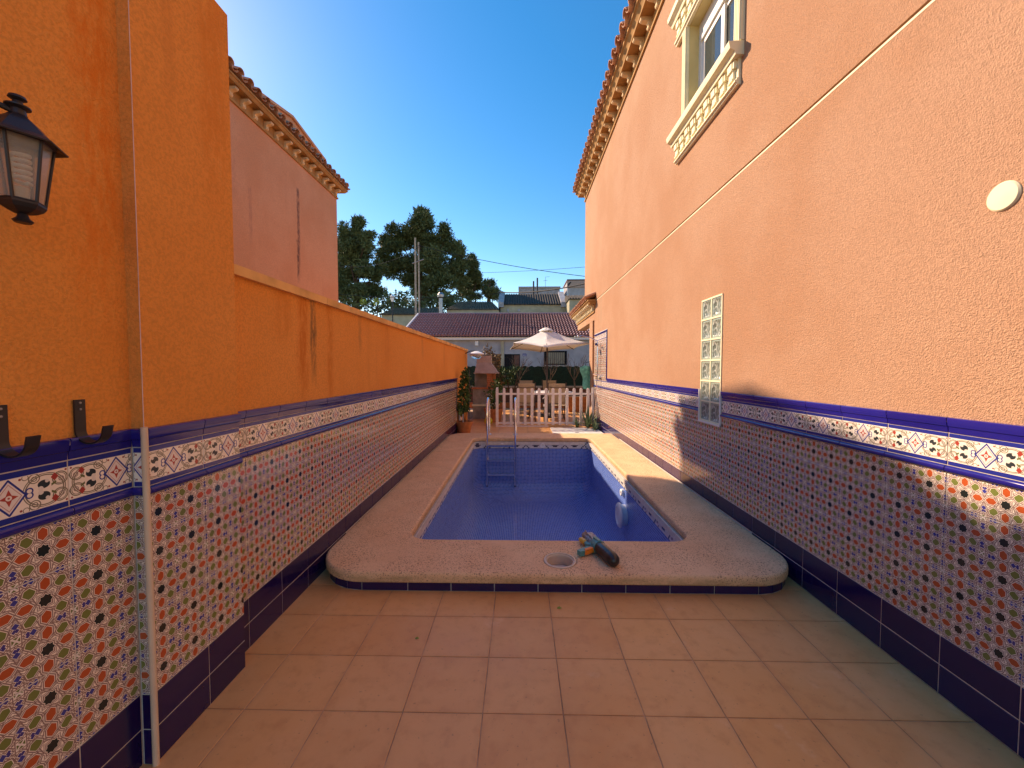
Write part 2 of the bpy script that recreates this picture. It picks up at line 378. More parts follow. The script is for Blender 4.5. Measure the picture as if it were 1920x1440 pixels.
def thing(name, label, cat, loc=(0, 0, 0), group=None, rz=0):
    o = D.objects.new(name, None); COL.objects.link(o); o.location = loc; o.rotation_euler = (0, 0, rz); o.empty_display_size = .1
    return tag(o, label, cat, group)
def struct(name, mb, mats, smooth=False):
    o = part(name, mb, mats, None, smooth); o['kind'] = 'structure'; return o
def copy_tree(o, parent=None):
    c = o.copy(); COL.objects.link(c); c.parent = parent
    for ch in o.children: copy_tree(ch, c)
    return c
def at(px, py, Y):                                            # author's aid: direction seen in the photo at a chosen true depth Y
    return Vector(((px - 975) / F * Y, Y, H + (691 - py) / F * Y))

# ------------------------------------------------------------------ ground, floor
XL, XR = -1.37, 1.83
def hill(x, y):
    if y < 30: return -.06
    t = min(1, (y - 30) / 16); t = t * t * (3 - 2 * t)
    return -.06 + 6.6 * t + max(0, y - 60) * .12 * min(1, (y - 60) / 30 if y > 60 else 0) + .25 * math.sin(x * .21) * t
xs = [-400, -200, -120, -80, -60, -45, -35, -28, -22, -17, -12, -8, -4, -.95, 1.42, 4, 8, 12, 17, 22, 28, 35, 45, 60, 80, 120, 200, 400]
ys = [-200, -60, -20, 2.86, 7.45, 12, 18, 24, 30, 32, 34, 36, 38, 40, 42, 44, 46, 50, 55, 60, 70, 85, 100, 140, 200, 400, 900]
g_ = MB(); vs = [(x, y, hill(x, y) if y < 100 else hill(x, 100)) for y in ys for x in xs]; nx = len(xs)
fs = [(j * nx + i, j * nx + i + 1, (j + 1) * nx + i + 1, (j + 1) * nx + i) for j in range(len(ys) - 1) for i in range(nx - 1) if not (xs[i] == -.95 and ys[j] == 2.86)]
g_.add(vs, fs); struct('ground', g_, 'ground_earth', 60)

fl_ = MB(); a0, a1 = XL, XR
for (x0, x1, y0, y1) in ((-1.45, 1.9, -1.5, 2.86), (-1.45, -.95, 2.86, 7.45), (1.42, 1.9, 2.86, 7.45), (-1.45, 1.9, 7.45, 10.4), (-6, 6, 10.4, 14.2)):
    fl_.box(x0, x1, y0, y1, -.05, -.003)
floor = struct('terrace_floor', fl_, 'floor_grout')
cache = {}
def ftile(x0, x1, y0, y1):
    g = .0022; k = (round(x1 - x0, 3), round(y1 - y0, 3))
    if k not in cache:
        cache[k] = MB().cbox(-(k[0] / 2 - g), k[0] / 2 - g, -(k[1] / 2 - g), k[1] / 2 - g, -.006, 0, .0012).mesh('floor_tile', 'floor_tile')
    t = link('floor_tile', cache[k], floor); t.location = ((x0 + x1) / 2, (y0 + y1) / 2, RN.uniform(-.0006, .0006)); t.rotation_euler = (RN.uniform(-.001, .001), RN.uniform(-.001, .001), RN.uniform(-.002, .002))
xj = [.179 + .3318 * k for k in range(-6, 7)]; yj = [1.581 + .318 * k for k in range(-5, 42)]
rest = MB()
for j in range(len(yj) - 1):
    y0, y1 = yj[j], yj[j + 1]
    if 2.56 < y0 < 7.5: continue
    for i in range(len(xj) - 1):
        x0, x1 = max(XL - .01, xj[i]), min(XR, xj[i + 1])
        if x1 - x0 < .03: continue
        if y0 < 9.6: ftile(x0, x1, y0, y1)
        elif y1 < 13.9: rest.cbox(x0 + .002, x1 - .002, y0 + .002, y1 - .002, -.006, 0, .001)
part('far_floor_tiles', rest, 'floor_tile', floor, stuff=True)

# ------------------------------------------------------------------ wall tiling
def frame(n):                                                 # local x = along wall, y = up, z = outward
    n = Vector(n); v = Vector((0, 0, 1)); u = v.cross(n)
    return Matrix((( u.x, v.x, n.x), (u.y, v.y, n.y), (u.z, v.z, n.z))).to_4x4()
FR_R = frame((-1, 0, 0)); FR_L = frame((1, 0, 0)); FR_C = frame((0, -1, 0))
TM = {}
def tmesh(kind, w, h, dx=0.0, dy=0.0):
    """w x h tile; dx, dy = where the cut tile's centre lies in the full printed tile"""
    k = (kind, round(w, 3), round(h, 3), round(dx, 3), round(dy, 3))
    if k in TM: return TM[k]
    g = .002; mb = MB(); hw = w / 2 - g
    if kind in ('skirting_tile', 'patterned_tile', 'border_tile'):
        mb.cbox(dx - hw, dx + hw, dy - h / 2 + g, dy + h / 2 - g, -.01, 0, .0014)
        me = mb.mesh(kind, {'skirting_tile': 'navy_glaze', 'patterned_tile': 'star_print', 'border_tile': 'arabesque_print'}[kind])
    elif kind == 'rope_tile':
        pr = [(-h / 2 + .001, -.008)] + [(-math.cos(a) * (h / 2 - .001), .002 + .012 * math.sin(a)) for a in np.linspace(0, PI, 8)] + [(h / 2 - .001, -.008)]
        mb.prism(pr, 0, dx - hw, dx + hw); me = mb.mesh(kind, 'blue_glaze', 50)
    else:                                                     # cap tile with moulded profile
        pr = [(-h / 2 + g, -.008), (-h / 2 + g, .001), (-h * .12, .003), (-h * .08, .007), (h * .36, .012), (h * .45, .010), (h / 2 - g, .002), (h / 2 - g, -.02)]
        mb.prism(pr, 0, dx - hw, dx + hw); me = mb.mesh(kind, 'blue_glaze', 30)
    TM[k] = me; return me
ZB = [(0, .13), (.13, .259), (.259, .259 + 2 * PH), (.259 + 2 * PH, .259 + 4 * PH), (.259 + 4 * PH, .976), (.976, 1.007), (1.007, 1.146), (1.146, 1.214)]
KIND = ['skirting_tile'] * 2 + ['patterned_tile'] * 3 + ['rope_tile', 'border_tile', 'cap_tile']
def tile_one(parent, kind, fr_, plane, u0, u1, z0, z1, full=None, axis='Y', z00=None):
    """full = (start, end) of the uncut tile this piece is cut from; z00 = bottom of its printed cell row"""
    w = u1 - u0; uc = (u0 + u1) / 2; zc = (z0 + z1) / 2; ux = fr_[1][0] if axis == 'Y' else 1
    fc = (full[0] + full[1]) / 2 if full else uc
    zf = zc
    if kind == 'patterned_tile': zf = (z0 if z00 is None else z00) + (PH if z1 - (z0 if z00 is None else z00) > PH * 1.3 else 0)
    elif kind == 'border_tile' and z00 is not None: zf = z00 + .0695
    me = tmesh(kind, w, z1 - z0, (uc - fc) * ux, zc - zf)
    pos_ = (plane, fc, zf) if axis == 'Y' else (fc, plane, zf)
    mt = Matrix.Translation(pos_) @ fr_ @ Matrix.Rotation(RN.uniform(-.0016, .0016), 4, 'X') @ Matrix.Rotation(RN.uniform(-.0016, .0016), 4, 'Y')
    return link(kind, me, parent, mt)
def dado(parent, fr_, plane, u0, u1, joint, axis='Y', skip=None, lo=0, top=8):
    u = joint + math.floor((u0 - joint) / .28) * .28
    while u < u1 - .004:
        a, b = max(u, u0), min(u + .28, u1); full = (u, u + .28)
        if b - a > .012:
            for i in range(lo, top):
                z0, z1 = ZB[i]
                pieces = [(a, b, z0, z1)]
                if skip:
                    r_ = skip(a, b, z0, z1)
                    if r_ is not None: pieces = r_
                for (aa, bb, zz0, zz1) in pieces: tile_one(parent, KIND[i], fr_, plane, aa, bb, zz0, zz1, full, axis, z0)
        u += .28

# facade with recesses, in plane X = const, outward normal sign sx
def facade(mb, X0, sx, y0, y1, z0, z1, holes, mi=0, maxs=None):
    ysc = sorted({y0, y1, *[h for q in holes for h in q[:2]]}); zsc = sorted({z0, z1, *[h for q in holes for h in q[2:4]]})
    for i in range(len(ysc) - 1):
        for j in range(len(zsc) - 1):
            yc, zc = (ysc[i] + ysc[i + 1]) / 2, (zsc[j] + zsc[j + 1]) / 2
            dep = 0
            for q in holes:
                if q[0] < yc < q[1] and q[2] < zc < q[3]: dep = q[4]; bk = q[5]
            if dep and not bk: continue
            x = X0 - sx * dep
            mb.add([(x, ysc[i], zsc[j]), (x, ysc[i + 1], zsc[j]), (x, ysc[i + 1], zsc[j + 1]), (x, ysc[i], zsc[j + 1])], [(0, 1, 2, 3)], mi)
    for q in holes:
        a, b, c, d, dep = q[:5]; x = X0 - sx * dep
        for (p1, p2) in (((a, c), (b, c)), ((b, c), (b, d)), ((b, d), (a, d)), ((a, d), (a, c))):
            mb.add([(X0, *p1), (X0, *p2), (x, *p2), (x, *p1)], [(0, 1, 2, 3)], mi)

# ------------------------------------------------------------------ the peach house on the right
house = thing('house', 'peach rough plastered two storey house on the right, with a patterned tile dado', 'house')
WY0, WY1 = -1.6, 11.4
win = (3.50, 4.49, 4.10, 5.13)                                # y0,y1,z0,z1 of the upper window opening
blk = (3.655, 4.065, .90, 2.10)
mb = MB(); PX = XR + .006
facade(mb, PX, -1, WY0, 9.9, 0, 3.06, [(blk[0], blk[1], blk[2], blk[3], .09, False)])
facade(mb, PX + .012, -1, WY0, WY1, 3.06, 3.078, [])
mb.add([(PX, WY0, 3.06), (PX, 9.9, 3.06), (PX + .012, 9.9, 3.06), (PX + .012, WY0, 3.06)], [(0, 1, 2, 3)])
mb.add([(PX, WY0, 3.078), (PX, WY1, 3.078), (PX + .012, WY1, 3.078), (PX + .012, WY0, 3.078)], [(0, 1, 2, 3)])
facade(mb, PX, -1, WY0, WY1, 3.078, 6.25, [(win[0], win[1], win[2], win[3], .16, False)])
mb.add([(PX, 9.9, 0), (8, 9.9, 0), (8, 9.9, 3.07), (PX, 9.9, 3.07)], [(0, 1, 2, 3)])
mb.add([(PX, WY1, 3.0), (8, WY1, 3.0), (8, WY1, 6.25), (PX, WY1, 6.25)], [(0, 1, 2, 3)])
mb.add([(PX, 9.9, 3.07), (8, 9.9, 3.07), (8, WY1, 3.07), (PX, WY1, 3.07)], [(0, 1, 2, 3)])
mb.add([(PX, WY0, 0), (8, WY0, 0), (8, WY0, 6.25), (PX, WY0, 6.25)], [(0, 1, 2, 3)])
mb.add([(8, WY0, 0), (8, WY1, 0), (8, WY1, 6.25), (8, WY0, 6.25)], [(0, 1, 2, 3)])
part('wall', mb, 'peach_stucco', house)
part('joint_bead', MB().box(PX - .0015, PX + .01, WY0, 9.9, 3.048, 3.0602), 'cream_trim', house, label='thin pale bead along the horizontal joint')
part('tile_bed', MB().box(XR + .0025, XR + .1, WY0, 3.655, 0, 1.208).box(XR + .0025, XR + .1, 4.065, 9.895, 0, 1.208).box(XR + .0025, XR + .1, 3.655, 4.065, 0, .898)
     .box(XR + .0025, XR + .1, 8.42, 9.82, 1.208, 2.26), 'grout', house, label='pale grout behind the glazed tiles')
BW = (3.635, 4.085, .885)                                     # glass block window cutting into the dado
def skipR(a, b, z0, z1):
    if z0 < .02 and a > 2.9 and b < 7.6: return []             # hidden behind the pool coping
    out = []
    if b > BW[0] and a < BW[1] and z1 > BW[2]:
        if z0 < BW[2]: out.append((a, b, z0, BW[2]))
        if a < BW[0]: out.append((a, BW[0], max(z0, BW[2]), z1))
        if b > BW[1]: out.append((BW[1], b, max(z0, BW[2]), z1))
        return [o for o in out if o[1] - o[0] > .012 and o[3] - o[2] > .012]
    if a > 8.3 and z0 > 1.1: return []
    return None
dado(house, FR_R, XR, -.5, 9.895, 1.725, skip=skipR)
u = 8.445                                                     # shower panel tiles
pz = [1.146, 1.146 + 2 * PH, 1.146 + 4 * PH, 1.146 + 6 * PH, 2.075]
while u < 9.8:
    b = min(u + .28, 9.82)
    for z0, z1 in zip(pz[:-1], pz[1:]): tile_one(house, 'patterned_tile', FR_R, XR, u, b, z0, z1, (u, u + .28))
    tile_one(house, 'border_tile', FR_R, XR, u, b, 2.075, 2.214, (u, u + .28)); tile_one(house, 'rope_tile', FR_R, XR, u, b, 2.214, 2.245); u += .28
mb = MB().tube([(XR, 8.43, 1.21), (XR, 8.43, 2.245)], .014, 8); part('tile_edging', mb, 'blue_glaze', house, True, label='blue edging up the side of the shower panel')
part('round_vent', MB().lathe([(.054, 0), (.054, .004), (.049, .009), (0.001, .011)], 36), 'cream_trim', house, 30, Matrix.Translation((PX, 1.571, 2.073)) @ FR_R, label='pale round vent cover high on the peach wall')
for (a_, b_2) in ((WY0, 3.634), (4.086, 8.42)):
    part('grout_strip', MB().box(XR - .0074, XR + .02, a_, b_2, 1.191, 1.2065).box(XR - .0088, XR + .02, a_, b_2, .984, .999), 'grout', house)
# glass block window
gb = thing('x', None, None); gb.name = 'glass_block_window'; gb.parent = house
mb = MB()
for (a, b, c, d) in ((3.655, 3.668, .90, 2.10), (3.853, 3.867, .90, 2.10), (4.052, 4.065, .90, 2.10)): mb.box(XR - .002, XR + .08, a, b, c, d)
for k in range(7): z = .90 + k * .2 - (.0075 if 0 < k < 6 else 0 if k == 0 else .015); mb.box(XR - .0035, XR + .079, 3.657, 4.063, z, z + .015)
part('mortar', mb, 'cream_trim', gb)
part('metal_edging', MB().box(XR - .012, XR, 3.64, 3.655, .885, 1.214).box(XR - .012, XR, 4.065, 4.08, .885, 1.214).box(XR - .013, XR - .001, 3.64, 4.08, .885, .899), 'white_plastic', gb)
part('dark_room', MB().box(XR + .095, XR + .11, 3.6, 4.1, .85, 2.15), 'dark_void', gb)
def block_mesh():
    mb = MB(); w = .0915
    rings = [(w, -.06), (w, -.002), (w - .004, .0), (w - .016, .0), (w - .026, -.010), (w - .05, -.016), (.012, -.012)]
    for i, (r_, z) in enumerate(rings):
        mb.v += [(-r_, -r_, z), (r_, -r_, z), (r_, r_, z), (-r_, r_, z)]
        if i:
            for k in range(4): a = (i - 1) * 4 + k; b = (i - 1) * 4 + (k + 1) % 4; mb.f.append((a, b, b + 4, a + 4)); mb.mi.append(1 if i < 4 else 0)
    e = (len(rings) - 1) * 4; mb.f.append((e, e + 1, e + 2, e + 3)); mb.mi.append(0)
    return mb.mesh('glass_block', ['block_glass', 'block_rim'], 60)
bme = block_mesh()
for k in range(6):
    for yc in (3.7605, 3.9595): link('glass_block', bme, gb, Matrix.Translation((XR + .004, yc, 1.0 + .2 * k)) @ FR_R)
# upper window
wd = thing('x', None, None); wd.name = 'window'; wd.parent = house
wx = PX
def prof_bar(y0, y1, prof): return MB().prism(prof, 1, y0, y1)
part('sill', prof_bar(3.40, 4.80, [(wx, 4.0), (wx - .07, 4.0), (wx - .075, 4.03), (wx - .115, 4.05), (wx - .125, 4.09), (wx - .125, 4.105), (wx + .16, 4.115), (wx + .16, 4.0)]), 'cream_trim', wd, 20)
part('apron', prof_bar(3.44, 4.76, [(wx, 3.79), (wx - .03, 3.79), (wx - .035, 3.805), (wx - .05, 3.808), (wx - .05, 3.822), (wx - .035, 3.826), (wx - .035, 3.84), (wx - .022, 3.845), (wx - .022, 4.0), (wx, 4.0)]), 'cream_trim', wd)
part('lintel', prof_bar(3.38, 4.78, [(wx, 5.13), (wx - .035, 5.13), (wx - .04, 5.15), (wx - .055, 5.155), (wx - .055, 5.175), (wx - .03, 5.18), (wx - .022, 5.2), (wx - .022, 5.36), (wx, 5.36)]), 'cream_trim', wd)
part('cornice', prof_bar(3.34, 4.82, [(wx, 5.36), (wx - .07, 5.36), (wx - .08, 5.39), (wx - .12, 5.42), (wx - .125, 5.47), (wx, 5.49)]), 'cream_trim', wd, 20)
dm = MB().prism([(0, 0), (-.03, .0), (-.03, .015), (-.02, .02), (-.02, .075), (-.035, .085), (-.035, .15), (0, .15)], 1, -.035, .035).box(-.028, .0, -.06, .035, .09, .15).mesh('dentil', 'cream_trim')
for k in range(9):
    for zz in (3.846, 5.203): link('dentil', dm, wd, loc=(wx - .0225, 3.52 + k * .148, zz))
for (a, b) in ((3.40, 3.50), (4.49, 4.59)):
    mb = MB(); mb.box(wx - .03, wx + .002, a, b, 4.116, 5.129)
    for q in range(4): mb.box(wx - .042, wx - .029, a + .008 + q * .023, a + .02 + q * .023, 4.118, 5.127)
    part('jamb', mb, 'cream_trim', wd)
rv = MB().box(wx - .001, wx + .16, 4.484, 4.49, 4.115, 5.13).box(wx - .001, wx + .16, 3.50, 3.506, 4.115, 5.13).box(wx - .001, wx + .16, 3.506, 4.484, 5.122, 5.13)
part('reveal', rv, 'cream_reveal', wd)
fx = wx + .10
fm = MB()
for (a, b, c, d) in ((3.506, 3.56, 4.11, 5.12), (4.43, 4.484, 4.11, 5.12), (3.56, 4.43, 4.11, 4.16), (3.56, 4.43, 4.92, 5.12)): fm.box(fx, fx + .06, a, b, c, d)
part('frame', fm, 'white_plastic', wd)
for (a, b, o) in ((3.56, 4.03, .02), (3.96, 4.43, 0)):
    mb = MB()
    for (e, f_, c, d) in ((a, a + .06, 4.16, 4.92), (b - .06, b, 4.16, 4.92), (a + .06, b - .06, 4.16, 4.22), (a + .06, b - .06, 4.86, 4.92)): mb.box(fx + .01 + o, fx + .03 + o, e, f_, c, d)
    part('sash', mb, 'white_plastic', wd); part('pane', MB().box(fx + .018 + o, fx + .022 + o, a + .058, b - .058, 4.218, 4.862), 'glass_pane', wd)
part('shutter_slat', MB().box(fx - .012, fx - .002, 3.56, 4.43, 4.915, 4.955), 'white_plastic', wd, label='bottom slat of the rolled up shutter')
part('curtain', MB().box(fx + .08, fx + .085, 3.5, 4.49, 4.1, 5.13), 'curtain', wd)

def barrel(name, L=.40, r0=.085, r1=.07, th=.011, up=1, mat='clay_tile'):
    mb = MB(); seg = 7; n = 2; vs = []
    for i in range(n):
        t = i / (n - 1); r_ = r0 + (r1 - r0) * t
        for rr in (r_, r_ - th):
            for k in range(seg + 1):
                a = PI * k / seg; vs.append((math.cos(a) * rr, t * L, up * math.sin(a) * rr * .8))
    q = seg + 1; fs = []
    for k in range(seg):
        fs += [(k, k + 1, 2 * q + k + 1, 2 * q + k), (q + k, 3 * q + k, 3 * q + k + 1, q + k + 1), (k, q + k, q + k + 1, k + 1), (2 * q + k, 2 * q + k + 1, 3 * q + k + 1, 3 * q + k)]
    fs += [(0, 2 * q, 3 * q, q), (seg, q + seg, 3 * q + seg, 2 * q + seg)]
    mb.add(vs, fs); return mb.mesh(name, mat, 50)
cover = barrel('roof_tile', up=1); pan = barrel('roof_tile', up=-1, r0=.08, r1=.08)
def eave_row(parent, edge_x, z, sgn, y0, y1, step, slope, rows=2):
    """tiles along Y with their lower ends at edge_x; the roof rises away in direction sgn (x)"""
    y = y0
    R_ = Matrix.Rotation(-PI / 2 * sgn, 4, 'Z')              # local +y -> +x*sgn
    while y < y1:
        for k in range(rows):
            for me, dy, dz in ((cover, 0, .045), (pan, step / 2, .045)):
                j = RN.uniform(-.008, .008)
                mt = Matrix.Translation((edge_x + sgn * (k * .34 + j), y + dy + RN.uniform(-.004, .004), z + dz + k * .34 * slope + k * .004)) @ R_ @ Matrix.Rotation(math.atan(slope), 4, 'X') @ Matrix.Rotation(RN.uniform(-.02, .02), 4, 'Y')
                sc = step / .24
                link('roof_tile', me, parent, mt @ Matrix.Diagonal((sc, 1, sc, 1)))
        y += step
def corbel_mesh(mat):
    return MB().prism([(0, -.01), (.03, -.01), (.05, .005), (.055, .03), (.045, .05), (.05, .07), (.075, .085), (.12, .09), (.15, .105), (.16, .125), (.155, .142), (0, .142)], 1, -.036, .036).mesh('corbel', mat, 50)
def cornice(parent, path, z0, h, out, mat):                   # outward is to the right of travel
    pr = [(0.0, z0), (.028, z0), (.032, z0 + .03), (.012, z0 + .045), (.012, z0 + .05 + .14), (out * .72, z0 + .05 + .142), (out * .76, z0 + h * .72), (out * .9, z0 + h * .86), (out, z0 + h * .9), (out, z0 + h), (-.1, z0 + h + .02), (-.1, z0)]
    return part('cornice', MB().sweep(path, pr), mat, parent, 25)
EZ = 6.10
cornice(house, [(5, WY1), (PX, WY1), (PX, -1.6)], EZ, .33, .25, 'ochre_trim')
cr = corbel_mesh('cream_trim'); cr_o = corbel_mesh('ochre_trim_light')
y = 4.4
while y < WY1 - .1:
    link('corbel', cr_o, house, Matrix.Translation((PX - .012, y, EZ + .047)) @ Matrix.Rotation(PI, 4, 'Z')); y += .34
eave_row(house, 1.50, EZ + .345, 1, 4.0, WY1 + .2, .24, .32)
part('roof', MB().add([(1.56, -1.8, EZ + .36), (1.56, WY1 + .25, EZ + .36), (5, WY1 + .25, EZ + .36 + 1.1), (5, -1.8, EZ + 1.46)], [(0, 1, 2, 3)]).add([(1.56, WY1 + .25, EZ + .36), (8, WY1 + .25, EZ + .36), (8, WY1 + .25, EZ + .4), (5, WY1 - 3, EZ + 1.46), (5, WY1 + .25, EZ + 1.4)], [(0, 1, 4)]), 'clay_tile', house)
# porch canopy at the far corner
cornice(house, [(5, 12.75), (PX, 12.75), (PX, 9.86), (5, 9.86)], 2.80, .28, .20, 'ochre_trim')
y = 9.95
while y < 12.7:
    link('corbel', cr, house, Matrix.Translation((PX - .012, y, 2.845)) @ Matrix.Rotation(PI, 4, 'Z') @ Matrix.Diagonal((1.0, .8, 1.2, 1))); y += .21
eave_row(house, 1.58, 3.085, 1, 9.78, 12.9, .21, .42, rows=1)
part('porch_roof', MB().add([(1.62, 9.7, 3.1), (1.62, 12.95, 3.1), (PX + .3, 12.95, 3.28), (PX + .3, 9.7, 3.28)], [(0, 1, 2, 3)]).box(PX + .02, 5, 9.95, 12.7, 2.82, 2.86), 'clay_tile', house)
part('porch_ceiling', MB().box(PX + .01, 5, 9.92, 12.72, 2.79, 2.805), 'white_plastic', house)
part('porch_beam', MB().box(PX, PX + .25, 9.905, 12.74, 2.62, 2.79), 'peach_stucco', house)
part('porch_pillar', MB().box(PX + .002, PX + .4, 10.15, 10.6, 0, 2.62), 'peach_stucco', house)
part('porch_wall', MB().box(3.6, 3.8, 9.95, 13, 0, 2.79), 'cream_wall', house)
# shower fittings on the tiled panel
sh = thing('shower', 'chrome outdoor shower with riser rail, hand hose and mixer on the tall tiled panel', 'shower', (XR - .002, 9.1, 0))
mb = MB().tube([(-.05, .05, 1.28), (-.05, .05, 2.0), (-.06, .06, 2.05), (-.2, .2, 2.14), (-.42, .35, 2.2)], .011); part('riser_pipe', mb, 'steel', sh, True)
part('shower_head', MB().lathe([(.012, .05), (.02, .02), (.09, .008), (.09, 0), (.001, -.002)], 20, (-.46, .37, 2.17)), 'steel', sh, 30)
part('mixer', MB().tube([(-.05, -.09, 1.24), (-.05, .17, 1.24)], .024, 10).tube([(0, -.06, 1.24), (-.05, -.06, 1.24)], .03, 10).tube([(0, .14, 1.24), (-.05, .14, 1.24)], .03, 10).tube([(-.05, .04, 1.24), (-.1, .04, 1.27), (-.16, .04, 1.29)], .012), 'steel', sh, True)
part('hand_shower', MB().tube([(-.06, .0, 1.93), (-.1, -.1, 1.99), (-.14, -.22, 1.96)], [.012, .013, .03]), 'steel', sh, True)
part('hose', MB().tube([(-.06, .0, 1.93), (-.07, -.02, 1.7), (-.08, -.05, 1.3), (-.08, -.04, .95), (-.08, .0, .88), (-.07, .04, .95), (-.06, .05, 1.2)], .008), 'steel', sh, True)

# ------------------------------------------------------------------ left walls
X1, X2, X3 = -1.35, -1.305, -1.372
lw = thing('garden_wall', 'tall orange stucco wall with a projecting pier, lantern and hooks, at the near left', 'wall')
part('wall', MB().box(-1.6, X1 - .006, -1.6, 1.40, 0, 3.0), 'orange_stucco', lw)
part('pier', MB().box(-1.62, X2 - .006, 1.352, 1.815, 0, 3.0), 'orange_stucco', lw)
part('tile_bed', MB().box(-1.5, X1 - .0025, -1.6, 1.35, 0, 1.208).box(-1.5, X2 - .0025, 1.354, 1.8125, 0, 1.208), 'grout', lw)
dado(lw, FR_L, X1, -.3, 1.345, 1.43 - .28 * 1 + .28, lo=0)
dado(lw, FR_L, X2, 1.352, 1.814, 1.36 + .24, lo=0)
part('tile_bed', MB().box(X1 + .001, X2 - .004, 1.3465, 1.3535, 0, 1.208), 'grout', lw)
dado(lw, FR_C, 1.344, X1 + .003, X2 - .004, X1 - .1, axis='X')
part('corner_bead', MB().tube([(X2 + .001, 1.346, 0), (X2 + .001, 1.346, 1.216)], .0105, 12), 'cream_pvc', lw, True, label='pale rounded bead up the corner of the pier')
part('corner_bead', MB().tube([(X2 - .006, 1.352, 1.216), (X2 - .006, 1.352, 3.0)], .0013, 8), 'jamb_pink', lw, True, label='thin plaster arris bead')
lo_ = thing('garden_wall', 'long low orange stucco wall with yellow stone coping along the left of the pool', 'wall')
LY1 = 10.34
part('wall', MB().box(-1.52, X3 - .004, 1.815, LY1, 0, 1.868), 'orange_stucco_drip', lo_)
part('tile_bed', MB().box(-1.45, X3 - .0025, 1.817, 8.64, 0, 1.208), 'grout', lo_)
dado(lo_, FR_L, X3, 1.818, 8.64, 1.942, skip=lambda a, b, z0, z1: [] if (z0 < .02 and a > 2.9 and b < 7.6) else None)
y = 1.818; k = 0
while y < LY1:
    e = min(y + .96, LY1 + .02)
    part('coping_slab', MB().add([(-1.56, y + .002, 1.868), (X3 + .022, y + .002, 1.868), (X3 + .022, e - .002, 1.868), (-1.56, e - .002, 1.868), (-1.56, y + .002, 1.915), (X3 + .022, y + .002, 1.915), (X3 + .022, e - .002, 1.915), (-1.56, e - .002, 1.915), (-1.46, y + .002, 1.93), (-1.46, e - .002, 1.93)],
        [(0, 1, 2, 3), (1, 5, 6, 2), (0, 4, 8, 5, 1), (2, 6, 9, 7, 3), (0, 3, 7, 4), (5, 8, 9, 6), (4, 7, 9, 8)]), 'yellow_stone', lo_)
    y = e

for (pp, xx_, a_, b_2) in ((lw, X1, -1.6, 1.343), (lw, X2, 1.354, 1.813), (lo_, X3, 1.818, 8.638)):
    part('grout_strip', MB().box(xx_ - .02, xx_ + .0074, a_, b_2, 1.191, 1.2065).box(xx_ - .02, xx_ + .0088, a_, b_2, .984, .999), 'grout', pp)
# lantern
LX, LYc = -1.2, .95
ln_ = thing('wall_lantern', 'black hexagonal wall lantern with a spiral bulb, on the tall orange wall', 'lantern', (LX, LYc, 1.77))
hexp = lambda r, z, o=0: [(r * math.cos(PI / 3 * k + o), r * math.sin(PI / 3 * k + o), z) for k in range(6)]
O6 = rad(-1)
def hexshell(levels):
    mb = MB(); 
    for i, (r_, z) in enumerate(levels):
        mb.v += hexp(r_, z, O6)
        if i: 
            for k in range(6): a = (i - 1) * 6 + k; b = (i - 1) * 6 + (k + 1) % 6; mb.f.append((a, b, b + 6, a + 6)); mb.mi.append(0)
    n = len(levels) - 1; mb.f += [tuple(range(6))[::-1], tuple(n * 6 + k for k in range(6))]; mb.mi += [0, 0]; return mb
part('roof', hexshell([(.05, .198), (.080, .1905), (.081, .193), (.062, .206), (.055, .214), (.034, .238), (.02, .250), (.013, .258)]), 'black_iron', ln_)
part('finial', MB().lathe([(.015, .255), (.013, .268), (.022, .273), (.022, .276), (.010, .281), (.008, .288), (.016, .293), (.014, .299), (.001, .301)], 16), 'black_iron', ln_, 40)
part('base', hexshell([(.010, .022), (.022, .026), (.034, .034), (.040, .044), (.040, .052), (.03, .053)]), 'black_iron', ln_)
part('drop_finial', MB().lathe([(.001, 0), (.014, .001), (.018, .006), (.011, .013), (.008, .024), (.012, .03)], 16), 'black_iron', ln_, 40)
fmb = MB(); b0 = hexp(.037, .05, O6); t0 = hexp(.056, .197, O6)
for k in range(6): fmb.tube([b0[k], t0[k]], .0036, 6)
for k in range(6): fmb.tube([b0[k], b0[(k + 1) % 6]], .0035, 5); fmb.tube([t0[k], t0[(k + 1) % 6]], .0045, 5)
part('frame', fmb, 'black_iron', ln_)
for k in range(6):
    c = (k + 1) % 6; pn = MB(); q = [Vector(b0[k]) * 1, Vector(b0[c]), Vector(t0[c]), Vector(t0[k])]; ctr = Vector((0, 0, 0)); 
    inn = [Vector((p.x * .97, p.y * .97, p.z)) for p in q]; inn2 = [Vector((p.x * .95, p.y * .95, p.z)) for p in q]
    pn.add(inn + inn2, [(0, 1, 2, 3), (7, 6, 5, 4), (0, 4, 5, 1), (1, 5, 6, 2), (2, 6, 7, 3), (3, 7, 4, 0)]); part('pane', pn, 'lamp_glass', ln_)
part('bulb', MB().tube([(.015 * math.cos(t), .015 * math.sin(t), .095 + .0021 * t) for t in np.linspace(0, 2 * PI * 5.5, 100)], .0042, 8), 'white_plastic', ln_, True)
part('bulb_socket', MB().lathe([(.001, .055), (.012, .055), (.014, .085), (.001, .087)], 12), 'cream_pvc', ln_, 40)
br = MB().tube([(0, 0, .26), (-.02, -.03, .268), (-.06, -.09, .258), (-.1, -.12, .24), (-.145, -.13, .225)], .007); br.lathe([(.03, 0), (.03, .01), (.012, .016)], 14, (-.15, -.13, .2)); br.box(-.156, -.146, -.155, -.105, .15, .3)
part('bracket', br, 'black_iron', ln_, 40)
